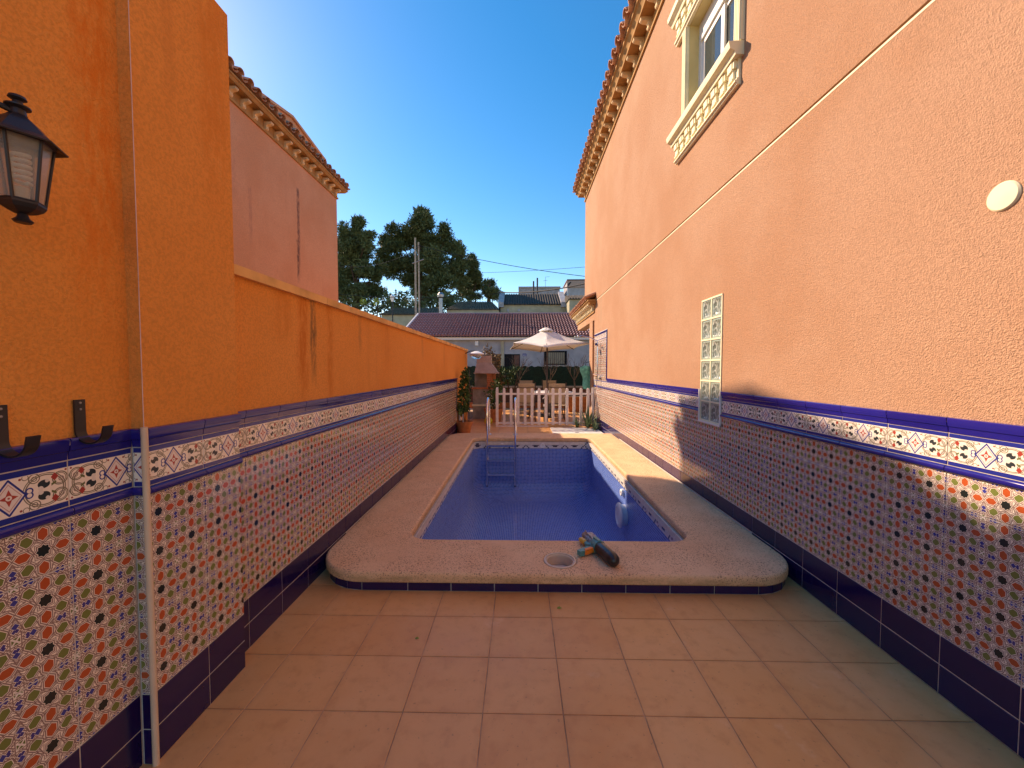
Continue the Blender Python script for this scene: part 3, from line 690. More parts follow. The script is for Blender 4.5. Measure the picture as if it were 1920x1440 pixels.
# two J hooks
def hook(loc, label):
    h_ = thing('wall_hook', label, 'hook', loc, 'black iron hooks on the tall orange wall')
    cv = [(.004, .125), (.004, .03)] + [(.004 + .042 - .042 * math.cos(a), .03 - .038 * math.sin(a)) for a in np.linspace(0, PI, 12)][1:] + [(.092, .045)]
    mb = MB()
    vs = []
    for i, (x, z) in enumerate(cv):
        a = cv[max(0, i - 1)]; b = cv[min(len(cv) - 1, i + 1)]; dx, dz = b[0] - a[0], b[1] - a[1]; l = math.hypot(dx, dz); nx_, nz_ = dz / l * .0025, -dx / l * .0025
        vs += [(x + nx_, -.015, z + nz_), (x + nx_, .015, z + nz_), (x - nx_, .015, z - nz_), (x - nx_, -.015, z - nz_)]
    n = len(cv); fs = [(i * 4 + k, i * 4 + (k + 1) % 4, i * 4 + 4 + (k + 1) % 4, i * 4 + 4 + k) for i in range(n - 1) for k in range(4)] + [(0, 1, 2, 3), (n * 4 - 4, n * 4 - 3, n * 4 - 2, n * 4 - 1)]
    part('hook_bar', mb.add(vs, fs), 'black_iron', h_, 40)
    for z in (.115, .095): part('screw', MB().lathe([(.0035, 0), (.0035, .002), (.001, .003)], 8), 'grey_metal', h_, mat=Matrix.Translation((.0065, 0, z)) @ FR_L)
hook((X1 - .004, 1.187, 1.2), 'whole black iron J hook nearer to the pier, below the lantern')
hook((X1 - .004, 1.0, 1.2), 'black iron J hook cut by the left edge, farther from the pier')

# ------------------------------------------------------------------ pool
pool = thing('swimming_pool', 'empty swimming pool lined with blue mosaic, with a speckled stone coping', 'swimming pool', (0, 0, 0))
def rrect(x0, x1, y0, y1, r, seg=8):                          # counter-clockwise, r = (SW, SE, NE, NW)
    p = []
    for (cx_, cy_, rr, a0) in ((x0 + r[0], y0 + r[0], r[0], PI), (x1 - r[1], y0 + r[1], r[1], 1.5 * PI), (x1 - r[2], y1 - r[2], r[2], 0), (x0 + r[3], y1 - r[3], r[3], .5 * PI)):
        for k in range(seg + 1): a = a0 + PI / 2 * k / seg; p.append((cx_ + rr * math.cos(a), cy_ + rr * math.sin(a)))
    return p
PI_ = (-.86, 1.30, 2.95, 7.36)
inner = rrect(*PI_, (.17, .17, .17, .17), 8); outer = rrect(X3 + .004, XR - .012, 2.448, 7.90, (.36, .33, .04, .30), 10)
def curve2d(name, loops, z, ext, bev):
    cu = D.curves.new(name, 'CURVE'); cu.dimensions = '2D'; cu.fill_mode = 'BOTH'; cu.extrude = ext; cu.bevel_depth = bev; cu.bevel_resolution = 3; cu.offset = -bev
    for lp in loops:
        sp = cu.splines.new('POLY'); sp.points.add(len(lp) - 1); sp.use_cyclic_u = True
        for i, p in enumerate(lp): sp.points[i].co = (p[0], p[1], 0, 1)
    ob = D.objects.new(name, cu); me = D.meshes.new_from_object(ob); D.objects.remove(ob)
    for v in me.vertices: v.co.z += z
    return me
SKX, SKY, SKR = .27, 2.635, .108
hole = [(SKX + SKR * math.cos(a), SKY + SKR * math.sin(a)) for a in np.linspace(0, 2 * PI, 41)[:-1]]
me = curve2d('coping', [outer, inner, hole], .096, .019, .016); me.materials.clear(); me.materials.append(MATS['coping_stone'])
me.polygons.foreach_set('use_smooth', [True] * len(me.polygons))
try: me.set_sharp_from_angle(angle=rad(38))
except Exception: pass
link('coping', me, pool)
# base under the coping + small dark tiles round the front
bl = rrect(X3 + .03, XR - .03, 2.475, 7.87, (.33, .30, .03, .27), 10)
me = curve2d('coping_base', [bl, rrect(-.84, 1.28, 2.97, 7.34, (.1,) * 4, 4), ], .029, .029, .0); me.materials.clear(); me.materials.append(MATS['grout']); link('coping_base', me, pool, loc=(0, 0, 0))
fp = rrect(X3 + .03, XR - .03, 2.471, 7.87, (.33, .30, .03, .27), 10)
front = fp[:22]
def along(path):
    L = [0]
    for a, b in zip(path, path[1:]): L.append(L[-1] + math.dist(a, b))
    def f(s):
        for i in range(len(path) - 1):
            if s <= L[i + 1] + 1e-9: t = (s - L[i]) / (L[i + 1] - L[i]); return Vector((path[i][0] + (path[i + 1][0] - path[i][0]) * t, path[i][1] + (path[i + 1][1] - path[i][1]) * t))
        return Vector(path[-1])
    return f, L[-1]
af, L_ = along(front); s_ = 0; straight0 = .518; 
A1, A2 = .33 * PI / 2, .30 * PI / 2
cuts = list(np.linspace(0, A1, 6)); x_s = front[10][0]
c0 = -.162 - .277 * 3
while c0 < front[11][0] - .02:
    if c0 > x_s + .02: cuts.append(A1 + c0 - x_s)
    c0 += .277
cuts += list(np.linspace(L_ - A2, L_, 6))
for a, b in zip(cuts, cuts[1:]):
    if b - a < .02: continue
    p, r_ = af(a + .002), af(b - .002); d = (r_ - p); w = d.length; d.normalize(); nrm = Vector((d.y, -d.x)); c = (p + r_) / 2 + nrm * .002
    me = tmesh('skirting_tile', w + .003, .056)
    link('skirting_tile', me, pool, Matrix.Translation((c.x, c.y, .030)) @ Matrix(((d.x, 0, nrm.x), (d.y, 0, nrm.y), (0, 1, 0))).to_4x4())
# lining
def loop_inset(d):
    x0, x1, y0, y1 = PI_; r_ = max(.17 - 0 * d, .17)
    return rrect(x0 + d, x1 - d, y0 + d, y1 - d, (r_ + .0,) * 4 if d == 0 else (max(.17, .17 + d * .4),) * 4, 8)
def lining(name, prof, mat, v0=0, u_off=0):
    base = loop_inset(0); n = len(base); L = [0]
    for i in range(n): L.append(L[-1] + math.dist(base[i], base[(i + 1) % n]))
    me = D.meshes.new(name); vs = []; uvv = [v0]
    for i, (d, z) in enumerate(prof):
        vs += [(p[0], p[1], z) for p in loop_inset(d)]
        if i: uvv.append(uvv[-1] + math.hypot(prof[i][0] - prof[i - 1][0], prof[i][1] - prof[i - 1][1]))
    fs = []; uvs = []
    for i in range(len(prof) - 1):
        for k in range(n):
            fs.append((i * n + k, i * n + (k + 1) % n, (i + 1) * n + (k + 1) % n, (i + 1) * n + k)); uvs += [(L[k] + u_off, uvv[i]), (L[k + 1] + u_off, uvv[i]), (L[k + 1] + u_off, uvv[i + 1]), (L[k] + u_off, uvv[i + 1])]
    me.from_pydata(vs, [], fs); uvl = me.uv_layers.new(name='UVMap'); uvl.data.foreach_set('uv', np.array(uvs, 'f').ravel()); me.materials.append(MATS[mat])
    me.polygons.foreach_set('use_smooth', [True] * len(fs)); me.update(); return link(name, me, pool)
ZF = -1.0; RC = .34
lining('mosaic_border', [(.004, .062), (.004, -.068)], 'border_mosaic')
prof = [(.0, -.068), (.0, ZF + RC)] + [(RC - RC * math.cos(a), ZF + RC - RC * math.sin(a)) for a in np.linspace(0, PI / 2, 9)[1:]]
lining('mosaic_wall', prof, 'blue_mosaic')
li = loop_inset(RC); mf = D.meshes.new('mosaic_floor'); mf.from_pydata([(p[0], p[1], ZF) for p in li], [], [tuple(range(len(li)))]); uvl = mf.uv_layers.new(name='UVMap')
uvl.data.foreach_set('uv', np.array([(p[0], p[1]) for p in li], 'f').ravel()); mf.materials.append(MATS['blue_mosaic']); link('mosaic_floor', mf, pool)
# skimmer well
part('skimmer_ring', MB().lathe([(.097, -.01), (.097, .003), (.104, .003), (.108, .002), (.1095, -.01)], 40, (SKX, SKY, .13), cap=False).lathe([(.086, -.07), (.086, -.008), (.0895, -.004), (.0965, -.004)], 40, (SKX, SKY, .13), cap=False), 'cream_pvc', pool, 40)
part('skimmer_well', MB().lathe([(.084, -.07), (.09, -.075), (.085, -.16), (.08, -.165), (.078, -.24), (.001, -.24)], 32, (SKX, SKY, .13), cap=False), 'cream_pvc', pool, 40)
# lamp, jets
part('underwater_lamp', MB().lathe([(.125, 0), (.128, .05), (.147, .06), (.150, .075), (.135, .092), (.105, .098), (.1, .088), (.001, .094)], 36), 'white_plastic', pool, 40, Matrix.Translation((1.298, 4.86, -.385)) @ FR_R)
part('return_jet', MB().lathe([(.045, 0), (.045, .028), (.036, .036), (.022, .036), (.018, .02), (.001, .02)], 20), 'white_plastic', pool, 40, Matrix.Translation((1.298, 4.96, -.135)) @ FR_R)
for xx in (.42, -.33): part('return_jet', MB().lathe([(.05, 0), (.048, .012), (.028, .018), (.02, .006), (.001, .006)], 20), 'white_plastic', pool, 40, Matrix.Translation((xx, 7.354, -.01)) @ FR_C)
# ladder
ld = thing('pool_ladder', 'stainless steel pool ladder with three treads hanging at the far end of the pool', 'ladder', (-.345, 7.36, .13))
for sx in (-.258, .258):
    pts = [(sx, .38, 0), (sx, .38, .45)] + [(sx, .13 + .25 * math.cos(a), .47 + .26 * math.sin(a)) for a in np.linspace(0, PI, 10)] + [(sx, -.12, .3), (sx, -.1, .0), (sx, -.11, -.5), (sx, -.13, -.86)]
    part('handrail', MB().tube(pts, .021, 12), 'steel', ld, True)
    part('floor_flange', MB().lathe([(.05, 0), (.05, .006), (.03, .015), (.022, .016)], 20, (sx, .38, 0)), 'steel', ld, 40)
    part('rubber_bumper', MB().tube([(sx, -.12, -.86), (sx, -.12, -.87), (sx, .0, -.84)], .02, 8), 'toy_black', ld, True)
for z in (-.13, -.40, -.66): part('tread', MB().box(-.24, .24, -.155, -.075, z, z + .022).box(-.24, .24, -.16, -.15, z - .012, z + .022), 'steel', ld)

# water gun on the coping
wg = thing('toy_water_gun', 'teal, orange and black toy water gun lying on the pool coping beside the skimmer', 'water gun', (.545, 2.76, .13), rz=rad(-72.5))
# local +x runs towards the big black tank end (towards the camera), +y towards the handle side flipped
part('tank', MB().tube([(0.0, 0, .045), (.03, 0, .045), (.1, 0, .044), (.19, 0, .044), (.225, 0, .043), (.245, 0, .042), (.253, 0, .042)], [.034, .043, .044, .045, .04, .026, .006], 18), 'toy_black', wg, 50)
part('collar', MB().tube([(-.05, 0, .044), (-.02, 0, .045), (.02, 0, .045), (.035, 0, .045), (.036, 0, .045)], [.034, .042, .047, .047, .04], 14).box(-.04, .03, -.012, .012, .08, .095), 'toy_teal', wg, 40)
part('body', MB().tube([(-.16, 0, .042), (-.13, 0, .045), (-.09, 0, .047), (-.05, 0, .045)], [.02, .034, .038, .033], 10).prism([(-.15, .07), (-.12, .092), (-.06, .09), (-.03, .075)], 1, -.02, .02), 'toy_grey', wg, 30)
part('nozzle', MB().tube([(-.16, 0, .042), (-.19, 0, .04), (-.195, 0, .04), (-.215, 0, .038)], [.015, .018, .026, .015], 10).tube([(-.19, .012, .06), (-.215, .014, .066)], .006, 6), 'hood_pink', wg, 30)
part('pump_grip', MB().tube([(-.17, -.05, .028), (-.15, -.047, .028), (-.10, -.04, .03), (-.09, -.04, .03)], [.014, .021, .021, .012], 12), 'toy_yellow', wg, 40)
part('strut', MB().tube([(-.10, -.04, .03), (-.06, -.045, .028), (-.02, -.03, .035)], [.014, .022, .02], 8).tube([(-.06, -.045, .028), (-.03, -.075, .022), (.02, -.06, .025), (.0, -.02, .04)], .008, 8), 'toy_teal', wg, 40)
hd = part('handle', MB().prism([(-.005, -.03), (.02, -.03), (.055, -.155), (.02, -.165), (-.012, -.08)], 2, .012, .046), 'toy_teal', wg)
part('grip_inlay', MB().prism([(.018, -.042), (.03, -.05), (.045, -.115), (.024, -.115), (.008, -.06)], 2, .045, .0485).prism([(.022, -.035), (.028, -.035), (.052, -.12), (.046, -.12)], 2, .016, .044), 'toy_orange', hd)

ty = thing('shower_tray', 'pale slab on the terrace under the shower, in front of the picket fence', 'shower tray', (1.25, 8.68, .004))
part('slab', MB().cbox(-.53, .56, -.72, .7, -.004, .018, .006), 'white_plastic', ty)
part('drain', MB().lathe([(.05, .0182), (.05, .0195), (.001, .0195)], 20), 'grey_metal', ty)
# ------------------------------------------------------------------ picket fence
pf = thing('picket_fence', 'low white picket fence closing the far end of the pool terrace', 'fence', (-.555, 9.62, 0), rz=rad(1.4))
pm = [(-.033, .05), (.033, .05), (.033, .91)] + [(.033 * math.cos(a), .91 + .038 * math.sin(a)) for a in np.linspace(0, PI, 9)[1:-1]] + [(-.033, .91)]
pk = MB().prism(pm, 1, -.012, .012).mesh('picket', 'white_fence_paint')
for k in range(14): link('picket', pk, pf, loc=(.17 * k, RN.uniform(-.002, .002), RN.uniform(-.003, .003)))
for z in (.78, .07): part('rail', MB().box(-.03, 2.36, .0135, .036, z, z + .045), 'white_fence_paint', pf)
for xx in (0, 1.19, 2.34): part('post', MB().box(xx - .026, xx + .026, .037, .075, .0, .96 if xx != 1.19 else .8), 'white_fence_paint', pf)
part('bottom_bar', MB().box(-.03, 1.25, .0, .03, .0, .03), 'white_fence_paint', pf)
# ------------------------------------------------------------------ foliage builder
def leaves(n, centres, rad_, size, mat, parent, name='crown', quad=True, elong=2.2, up=0, tuft=1, droop=0, seed=1, stuff=False):
    """leaf faces scattered in blobs. centres: list of (x,y,z,rx,ry,rz,weight)"""
    R_ = np.random.RandomState(seed); c = np.array(centres, 'f'); w = c[:, 6] / c[:, 6].sum(); idx = R_.choice(len(c), n, p=w)
    d = R_.normal(size=(n, 3)); d /= np.linalg.norm(d, axis=1)[:, None]; r_ = R_.uniform(.25, 1, n) ** .5
    wob = 1 + .22 * np.sin(d[:, 0] * 5 + idx) * np.cos(d[:, 2] * 4 + idx * 2.1) + R_.normal(size=n) * .06
    P0 = c[idx, :3] + d * c[idx, 3:6] * (r_ * wob)[:, None]
    P0 = np.repeat(P0, tuft, 0); N = n * tuft; P0 += R_.normal(size=(N, 3)) * size * .3 * (tuft > 1)
    out = np.repeat(d, tuft, 0)
    a = R_.normal(size=(N, 3)) + out * .8 + np.array([0, 0, up]); a /= np.linalg.norm(a, axis=1)[:, None]
    b = np.cross(a, R_.normal(size=(N, 3))); b /= np.linalg.norm(b, axis=1)[:, None]
    s = size * R_.uniform(.55, 1.3, N)[:, None]; wdt = s / elong
    p0 = P0; p1 = P0 + a * s * .5 + b * wdt * .5; p2 = P0 + a * s; p3 = P0 + a * s * .5 - b * wdt * .5
    V = np.stack([p0, p1, p2, p3], 1).reshape(-1, 3)
    me = D.meshes.new(name); me.vertices.add(len(V)); me.vertices.foreach_set('co', V.astype('f').ravel())
    me.loops.add(N * 4); me.loops.foreach_set('vertex_index', np.arange(N * 4, dtype='i')); me.polygons.add(N)
    me.polygons.foreach_set('loop_start', np.arange(0, N * 4, 4, dtype='i')); me.polygons.foreach_set('loop_total', np.full(N, 4, 'i'))
    at_ = me.attributes.new('tint', 'FLOAT', 'FACE'); at_.data.foreach_set('value', np.clip(R_.normal(.45, .28, N), 0, 1).astype('f'))
    me.materials.append(MATS[mat]); me.update(calc_edges=True)
    o = link(name, me, parent)
    if stuff: o['kind'] = 'stuff'
    return o

def pine(name, label, base, Y, blobs, n, seed, size=.55, group=None, limbs=8):
    """blobs: (px, py, rpx, rpz) silhouettes seen in the photograph, turned into crown volumes at true depth Y"""
    R_ = random.Random(seed); bs = at(*base, Y); bs.z = hill(bs.x, Y) - .2
    t = thing(name, label, 'tree', bs, group); cs = []
    for (px, py, rp, rz_) in blobs:
        p = at(px, py, Y + R_.uniform(-2, 2)) - bs; k = Y / F
        cs.append((p.x, p.y, p.z, rp * k, rp * k * .9, rz_ * k, rp * rz_))
    big_ = cs; cs = []
    for c in big_:
        for _ in range(6):
            v = Vector((R_.gauss(0, 1), R_.gauss(0, 1), R_.gauss(0, 1))).normalized() * R_.uniform(.35, .85); q = R_.uniform(.34, .58)
            cs.append((c[0] + v.x * c[3], c[1] + v.y * c[4], c[2] + v.z * c[5], c[3] * q, c[4] * q, c[5] * q * .9, c[6] * q * q))
    top = max(c[2] for c in cs) ; zc = [Vector(c[:3]) for c in big_]
    mb = MB(); trunk = [Vector((0, 0, 0)), Vector((.15, 0, top * .3)), Vector((-.2, .1, top * .6)), Vector((zc[0].x * .8, 0, top * .95))]
    mb.tube(trunk, [.38, .3, .22, .06], 8); part('trunk', mb, 'bark', t, True)
    for c in zc[:limbs + 4]:
        st = trunk[1].lerp(trunk[2], R_.random()) if c.z > top * .5 else trunk[0].lerp(trunk[1], .5 + .5 * R_.random()); mid = st.lerp(c, .5) + Vector((0, 0, -.3))
        part('limb', MB().tube([st, mid, c], [.14, .09, .03], 5), 'bark', t, True)
    leaves(n, cs, 1, size, 'pine_needles', t, 'crown', elong=3.6, up=.35, tuft=4, seed=seed)
    return t
big = [(790, 430, 34, 26), (800, 412, 22, 20), (765, 455, 36, 26), (735, 460, 22, 22), (748, 440, 18, 18), (815, 450, 36, 30), (840, 440, 18, 16), (848, 470, 22, 18), (730, 485, 26, 20), (770, 495, 36, 24), (815, 500, 38, 26),
       (850, 505, 24, 20), (862, 478, 13, 12), (735, 510, 24, 16), (780, 530, 34, 18), (825, 535, 34, 18), (790, 405, 12, 10), (722, 462, 12, 12), (855, 530, 22, 12), (800, 555, 30, 14), (835, 560, 24, 14)]
pine('pine_tree', 'tallest broad dark pine behind the utility pole, in the middle of the skyline', (790, 600), 52, big, 16500, 11, .44)
left = [(700, 520, 16, 18), (706, 548, 18, 16), (712, 505, 12, 12), (648, 440, 14, 16), (690, 452, 13, 14), (668, 432, 18, 20), (660, 455, 24, 20), (680, 470, 20, 18), (650, 480, 22, 20), (640, 455, 12, 16), (668, 500, 28, 18), (645, 515, 26, 20), (685, 505, 18, 14), (640, 540, 26, 20), (672, 545, 26, 12), (690, 540, 14, 12)]
pine('pine_tree', 'narrower dark pine half hidden by the pink house wall', (668, 600), 48, left, 10500, 12, .42)
right = [(882, 510, 16, 18), (884, 492, 10, 12), (872, 535, 20, 16), (892, 535, 14, 16), (880, 555, 22, 10), (897, 520, 8, 10)]
pine('pine_tree', 'small dark rounded tree at the right foot of the tallest pine', (882, 600), 56, right, 6500, 13, .38)
pine('olive_tree', 'small grey green bushy tree right of the pines, above the brown roof', (918, 600), 58, [(918, 550, 15, 12), (912, 540, 10, 12), (925, 555, 14, 12), (920, 535, 7, 8)], 1500, 14, .4)
o = thing('scrub', None, None); D.objects.remove(o)
sc = []
Rr = random.Random(5)
for k in range(60):
    px = 636 + 4.1 * k; Y = 47 + Rr.uniform(-1, 4); p = at(px, 572 + Rr.uniform(-16, 10), Y); sc.append((p.x, p.y, p.z, .9, 1.2, .7, 1))
for k in range(14):
    p = at(636 + 4 * k, 545 + Rr.uniform(-12, 16), 50); sc.append((p.x, p.y, p.z, .9, 1, .8, .8))
ob = leaves(4200, sc, 1, .5, 'pine_needles', None, 'hillside_scrub', elong=2.5, seed=31); tag(ob, 'dark scrub massed under the pines on the hillside', 'scrub', kind='stuff')
for (px, py, Y, mt, lb) in ((706, 566, 42, 'lime_leaves', 'bright yellow green bush below the pines, nearer the lamp post'), (681, 566, 43, 'lime_leaves', 'small yellow green bush below the pines, left of the other')):
    p = at(px, py, Y); t = thing('bush', lb, 'bush', (p.x, p.y, hill(p.x, Y))); z = p.z - hill(p.x, Y)
    part('stem', MB().tube([(0, 0, 0), (.1, 0, z)], [.08, .03], 5), 'bark', t, True); leaves(120, [(0, 0, z, .32, .3, .3, 1)], 1, .2, mt, t, 'crown', seed=int(px))

# ------------------------------------------------------------------ pink neighbour house
ph = thing('house', 'pink rendered house behind the low orange wall, with bracketed tiled eave', 'house')
HX, HY = -4.3, 9.39; HZ = 5.41
part('wall', MB().box(-12, HX, 1.5, HY, 0, HZ), 'pink_stucco', ph)
stain = flat('wall_stain', (.20, .10, .075), .95, .1)
def blotch(mb, X0, y, z, w, h, n=14, seed=0):
    R_ = random.Random(seed); pts = []
    for k in range(n): a = 2 * PI * k / n; pts.append((X0, y + math.cos(a) * w * R_.uniform(.5, 1), z + math.sin(a) * h * R_.uniform(.75, 1)))
    return mb.add(pts, [tuple(range(n))])
cornice(ph, [(HX, 1.5), (HX, HY), (-12, HY)], HZ - .02, .26, .19, 'ochre_trim')
y = 2.0
while y < HY: link('corbel', cr_o, ph, Matrix.Translation((HX + .012, y, HZ + .024)) @ Matrix.Diagonal((.82, .95, .8, 1))); y += .28
eave_row(ph, HX + .24, HZ + .26, -1, 4.6, HY + .2, .21, .3)
rf = MB().add([(HX + .2, 1.3, HZ + .27), (HX + .2, HY + .22, HZ + .27), (-12.2, HY + .22, HZ + .27), (-12.2, 1.3, HZ + .27), (-6.2, 3.5, HZ + .82), (-6.2, HY - 2.2, HZ + .82)], [(0, 1, 5, 4), (1, 2, 5), (2, 3, 4, 5), (3, 0, 4)])
part('roof', rf, 'clay_tile', ph)
UX = -4.9
part('upper_storey', MB().prism([(7.35, 5.5), (10.0, 5.5), (10.0, 6.60), (8.62, 6.78), (7.35, 6.50)], 0, -9, UX), 'pink_stucco', ph)
part('gable_coping', MB().prism([(10.06, 6.585), (10.06, 6.645), (8.62, 6.83), (7.3, 6.54), (7.3, 6.485), (8.62, 6.778)], 0, -9, UX + .05), 'pink_stucco', ph)

# ------------------------------------------------------------------ end of the terrace: lantern, barbecue, pots
p = Vector((-1.17, 10.25, 0))
gl = thing('garden_lamp', 'round metal lamp with a pale shade on the far end of the low orange wall', 'lamp', (-1.10, 10.0, 0))
part('lamp_shade', MB().lathe([(.001, 1.86), (.05, 1.855), (.19, 1.80), (.20, 1.775), (.185, 1.775), (.03, 1.82)], 24), 'white_plastic', gl, 40)
part('bowl', MB().lathe([(.16, 1.775), (.14, 1.71), (.08, 1.665), (.001, 1.66)], 20), 'lamp_glass', gl, 40)
part('arm', MB().tube([(-.27, 0, 1.8), (-.15, 0, 1.86), (0, 0, 1.86)], .012), 'black_iron', gl, True)
bq = thing('barbecue', 'masonry barbecue with pinkish chimney hood and brick hearth beyond the low orange wall', 'barbecue', (-1.02, 11.35, 0))
part('base', MB().box(-.30, .30, -.28, .3, 0, .36).box(-.30, .22, -.27, .3, .36, .84), 'concrete', bq)
part('shelf', MB().box(-.32, .42, -.33, .3, .37, .42), 'cream_trim', bq)
bm_ = MB().cbox(-.062, .062, -.05, .05, 0, .05, .003).mesh('brick', 'brick_red')
for k in range(5): link('brick', bm_, bq, loc=(-.26 + .13 * k, -.25, .845))
for k in range(7):
    for (xx, yy) in ((.15, -.2), (.25, .1)): link('brick', bm_, bq, loc=(xx + .006 * (k % 2), yy, .9 + .056 * k))
part('back', MB().box(-.3, .3, .2, .3, .84, 1.3), 'concrete', bq)
def frust(x0, x1, y0, y1, z0, X0, X1_, Y0, Y1, z1): return MB().add([(x0, y0, z0), (x1, y0, z0), (x1, y1, z0), (x0, y1, z0), (X0, Y0, z1), (X1_, Y0, z1), (X1_, Y1, z1), (X0, Y1, z1)], [(0, 3, 2, 1), (4, 5, 6, 7), (0, 1, 5, 4), (1, 2, 6, 5), (2, 3, 7, 6), (3, 0, 4, 7)])
part('hood', frust(-.25, .40, -.3, .3, 1.30, -.2, .2, -.16, .26, 1.58).box(-.27, .42, -.32, .3, 1.28, 1.30), 'hood_pink', bq)
part('chimney', MB().box(-.2, .2, -.16, .26, 1.581, 1.78), 'hood_pink', bq)
def pot(loc, r, h, label, group=None):
    t = thing('flower_pot', label, 'plant pot', loc, group)
    part('pot', MB().lathe([(r * .68, 0), (r * .9, h * .78), (r * 1.0, h * .79), (r * 1.02, h), (r * .92, h), (r * .88, h * .85), (.001, h * .84)], 28), 'terracotta', t, 30)
    part('soil', MB().lathe([(r * .87, h * .86), (.001, h * .88)], 16, cap=False), 'soil', t); return t
pot((-1.215, 8.62, 0), .185, .27, 'round terracotta pot with a tall leafy climber, in front of the left wall')
vine = thing('climbing_plant', 'tall narrow leafy plant on a stake, growing in the terracotta pot by the left wall', 'plant', (-1.215, 8.62, .24))
part('stake', MB().tube([(.1, 0, 0), (.12, .0, 1.15)], .008, 6), 'pale_bark', vine, True)
part('stem', MB().tube([(0, 0, 0), (-.02, 0, .4), (.02, .02, .75), (.03, 0, 1.15)], [.012, .01, .008, .004], 6).tube([(.02, 0, 0), (.05, 0, .35), (.0, 0, .6)], .008, 6), 'bark', vine, True)
leaves(520, [(-.02, 0, .45, .13, .12, .22, 3), (0, 0, .75, .09, .09, .2, 2), (.03, 0, 1.02, .06, .06, .14, 1.2)], 1, .085, 'bush_leaves', vine, 'foliage', elong=1.5, seed=4)
for k, (x, w, h_) in enumerate(((-1.33, .1, .62), (-1.24, .07, .5))):
    t = thing('board', ('taller' if k == 0 else 'shorter') + ' pale board leaning on the left wall behind the terracotta pot', 'board', (x, 8.85 - .12 * k, 0)); part('plank', frust(-.012, .012, -w, w, 0, -.03, -.006, -w, w, h_), 'white_fence_paint', t)
bl_ = thing('ball', 'yellow ball on the terrace between the ladder and a terracotta pot', 'ball', (-.79, 9.9, 0))
part('ball_shell', MB().lathe([(.105 * math.sin(a) + .0005, .105 - .105 * math.cos(a)) for a in np.linspace(0, PI, 14)], 22), 'ball_yellow', bl_, True)
pot((-.70, 10.6, 0), .26, .36, 'wide terracotta pot just behind the left end of the picket fence')
t = thing('shrub', 'olive green shrub growing in the wide pot behind the left end of the fence', 'shrub', (-.70, 10.6, .3))
part('stem', MB().tube([(0, 0, 0), (.02, 0, .4)], .02, 6), 'bark', t, True); leaves(420, [(0, 0, .45, .22, .2, .28, 2), (-.02, 0, .2, .2, .2, .15, 1), (.06, 0, .72, .1, .1, .14, .5)], 1, .08, 'bush_leaves', t, 'foliage', elong=1.8, seed=8)
def shrub(x, y, z, label, blobs, n, mat, seed, size=.1, stems=6, h=1.0):
    t = thing('shrub', label, 'shrub', (x, y, z)); R_ = random.Random(seed); mb = MB()
    for k in range(stems): a = R_.uniform(0, 6.3); mb.tube([(0, 0, 0), (.1 * math.cos(a), .1 * math.sin(a), h * .5), (.25 * math.cos(a), .2 * math.sin(a), h * R_.uniform(.8, 1.05))], [.02, .014, .006], 5)
    part('stems', mb, 'bark', t, True); leaves(n, blobs, 1, size, mat, t, 'foliage', elong=1.9, seed=seed)
shrub(-1.0, 13.4, 0, 'tall brown dry shrub standing behind the barbecue', [(0, 0, 1.55, .36, .3, .55, 2), (.1, 0, 1.0, .4, .3, .35, 1)], 1300, 'dry_leaves', 21, .11, 9, 1.9)
shrub(-.3, 13.6, 0, 'dark green shrub in front of the left end of the green screen', [(-.25, 0, 1.15, .38, .3, .3, 2), (-.5, 0, .8, .35, .3, .4, 1.5), (.15, 0, 1.42, .25, .2, .1, .3)], 1100, 'bush_leaves', 22, .09, 7, 1.3)
shrub(-1.15, 12.6, 0, 'green bush seen through the barbecue opening', [(0, 0, .75, .4, .3, .45, 2)], 800, 'bush_leaves', 23, .09, 5, .9)

# agave / strap leaved plants at the right end of the fence
def agave(loc, label, n, L, seed, mat='agave_leaf'):
    t = thing('strap_leaf_plant', label, 'plant', loc, 'strap leaved plants at the right end of the fence'); R_ = random.Random(seed)
    for k in range(n):
        a = R_.uniform(0, 2 * PI); lean = R_.uniform(.15, .9); l = L * R_.uniform(.6, 1.1); w = .02 * R_.uniform(.8, 1.4); vs = []
        for i in range(7):
            s = i / 6; rr = l * lean * s; z = l * (s * (1.15 - lean * .6) - (lean * s) ** 2 * .55); ww = w * (1 - s ** 3) + .001
            ca, sa = math.cos(a), math.sin(a); vs += [(rr * ca - sa * ww, rr * sa + ca * ww, max(.01, z)), (rr * ca, rr * sa, max(.004, z - .008)), (rr * ca + sa * ww, rr * sa - ca * ww, max(.01, z))]
        fs = [(i * 3 + j, i * 3 + j + 1, i * 3 + j + 4, i * 3 + j + 3) for i in range(6) for j in (0, 1)]
        me = MB().add(vs, fs).mesh('leaf', mat, 60); me.attributes.new('tint', 'FLOAT', 'FACE').data.foreach_set('value', [R_.random()] * len(fs)); link('leaf', me, t)
agave((1.62, 9.45, 0), 'tallest strap leaved plant, at the post on the right end of the fence', 34, .62, 1)
agave((1.36, 9.5, 0), 'low pale strap leaved plant at the foot of the fence, left of the tallest', 22, .26, 2)
agave((1.72, 9.1, 0), 'small strap leaved plant against the blue skirting of the peach house', 16, .3, 3)

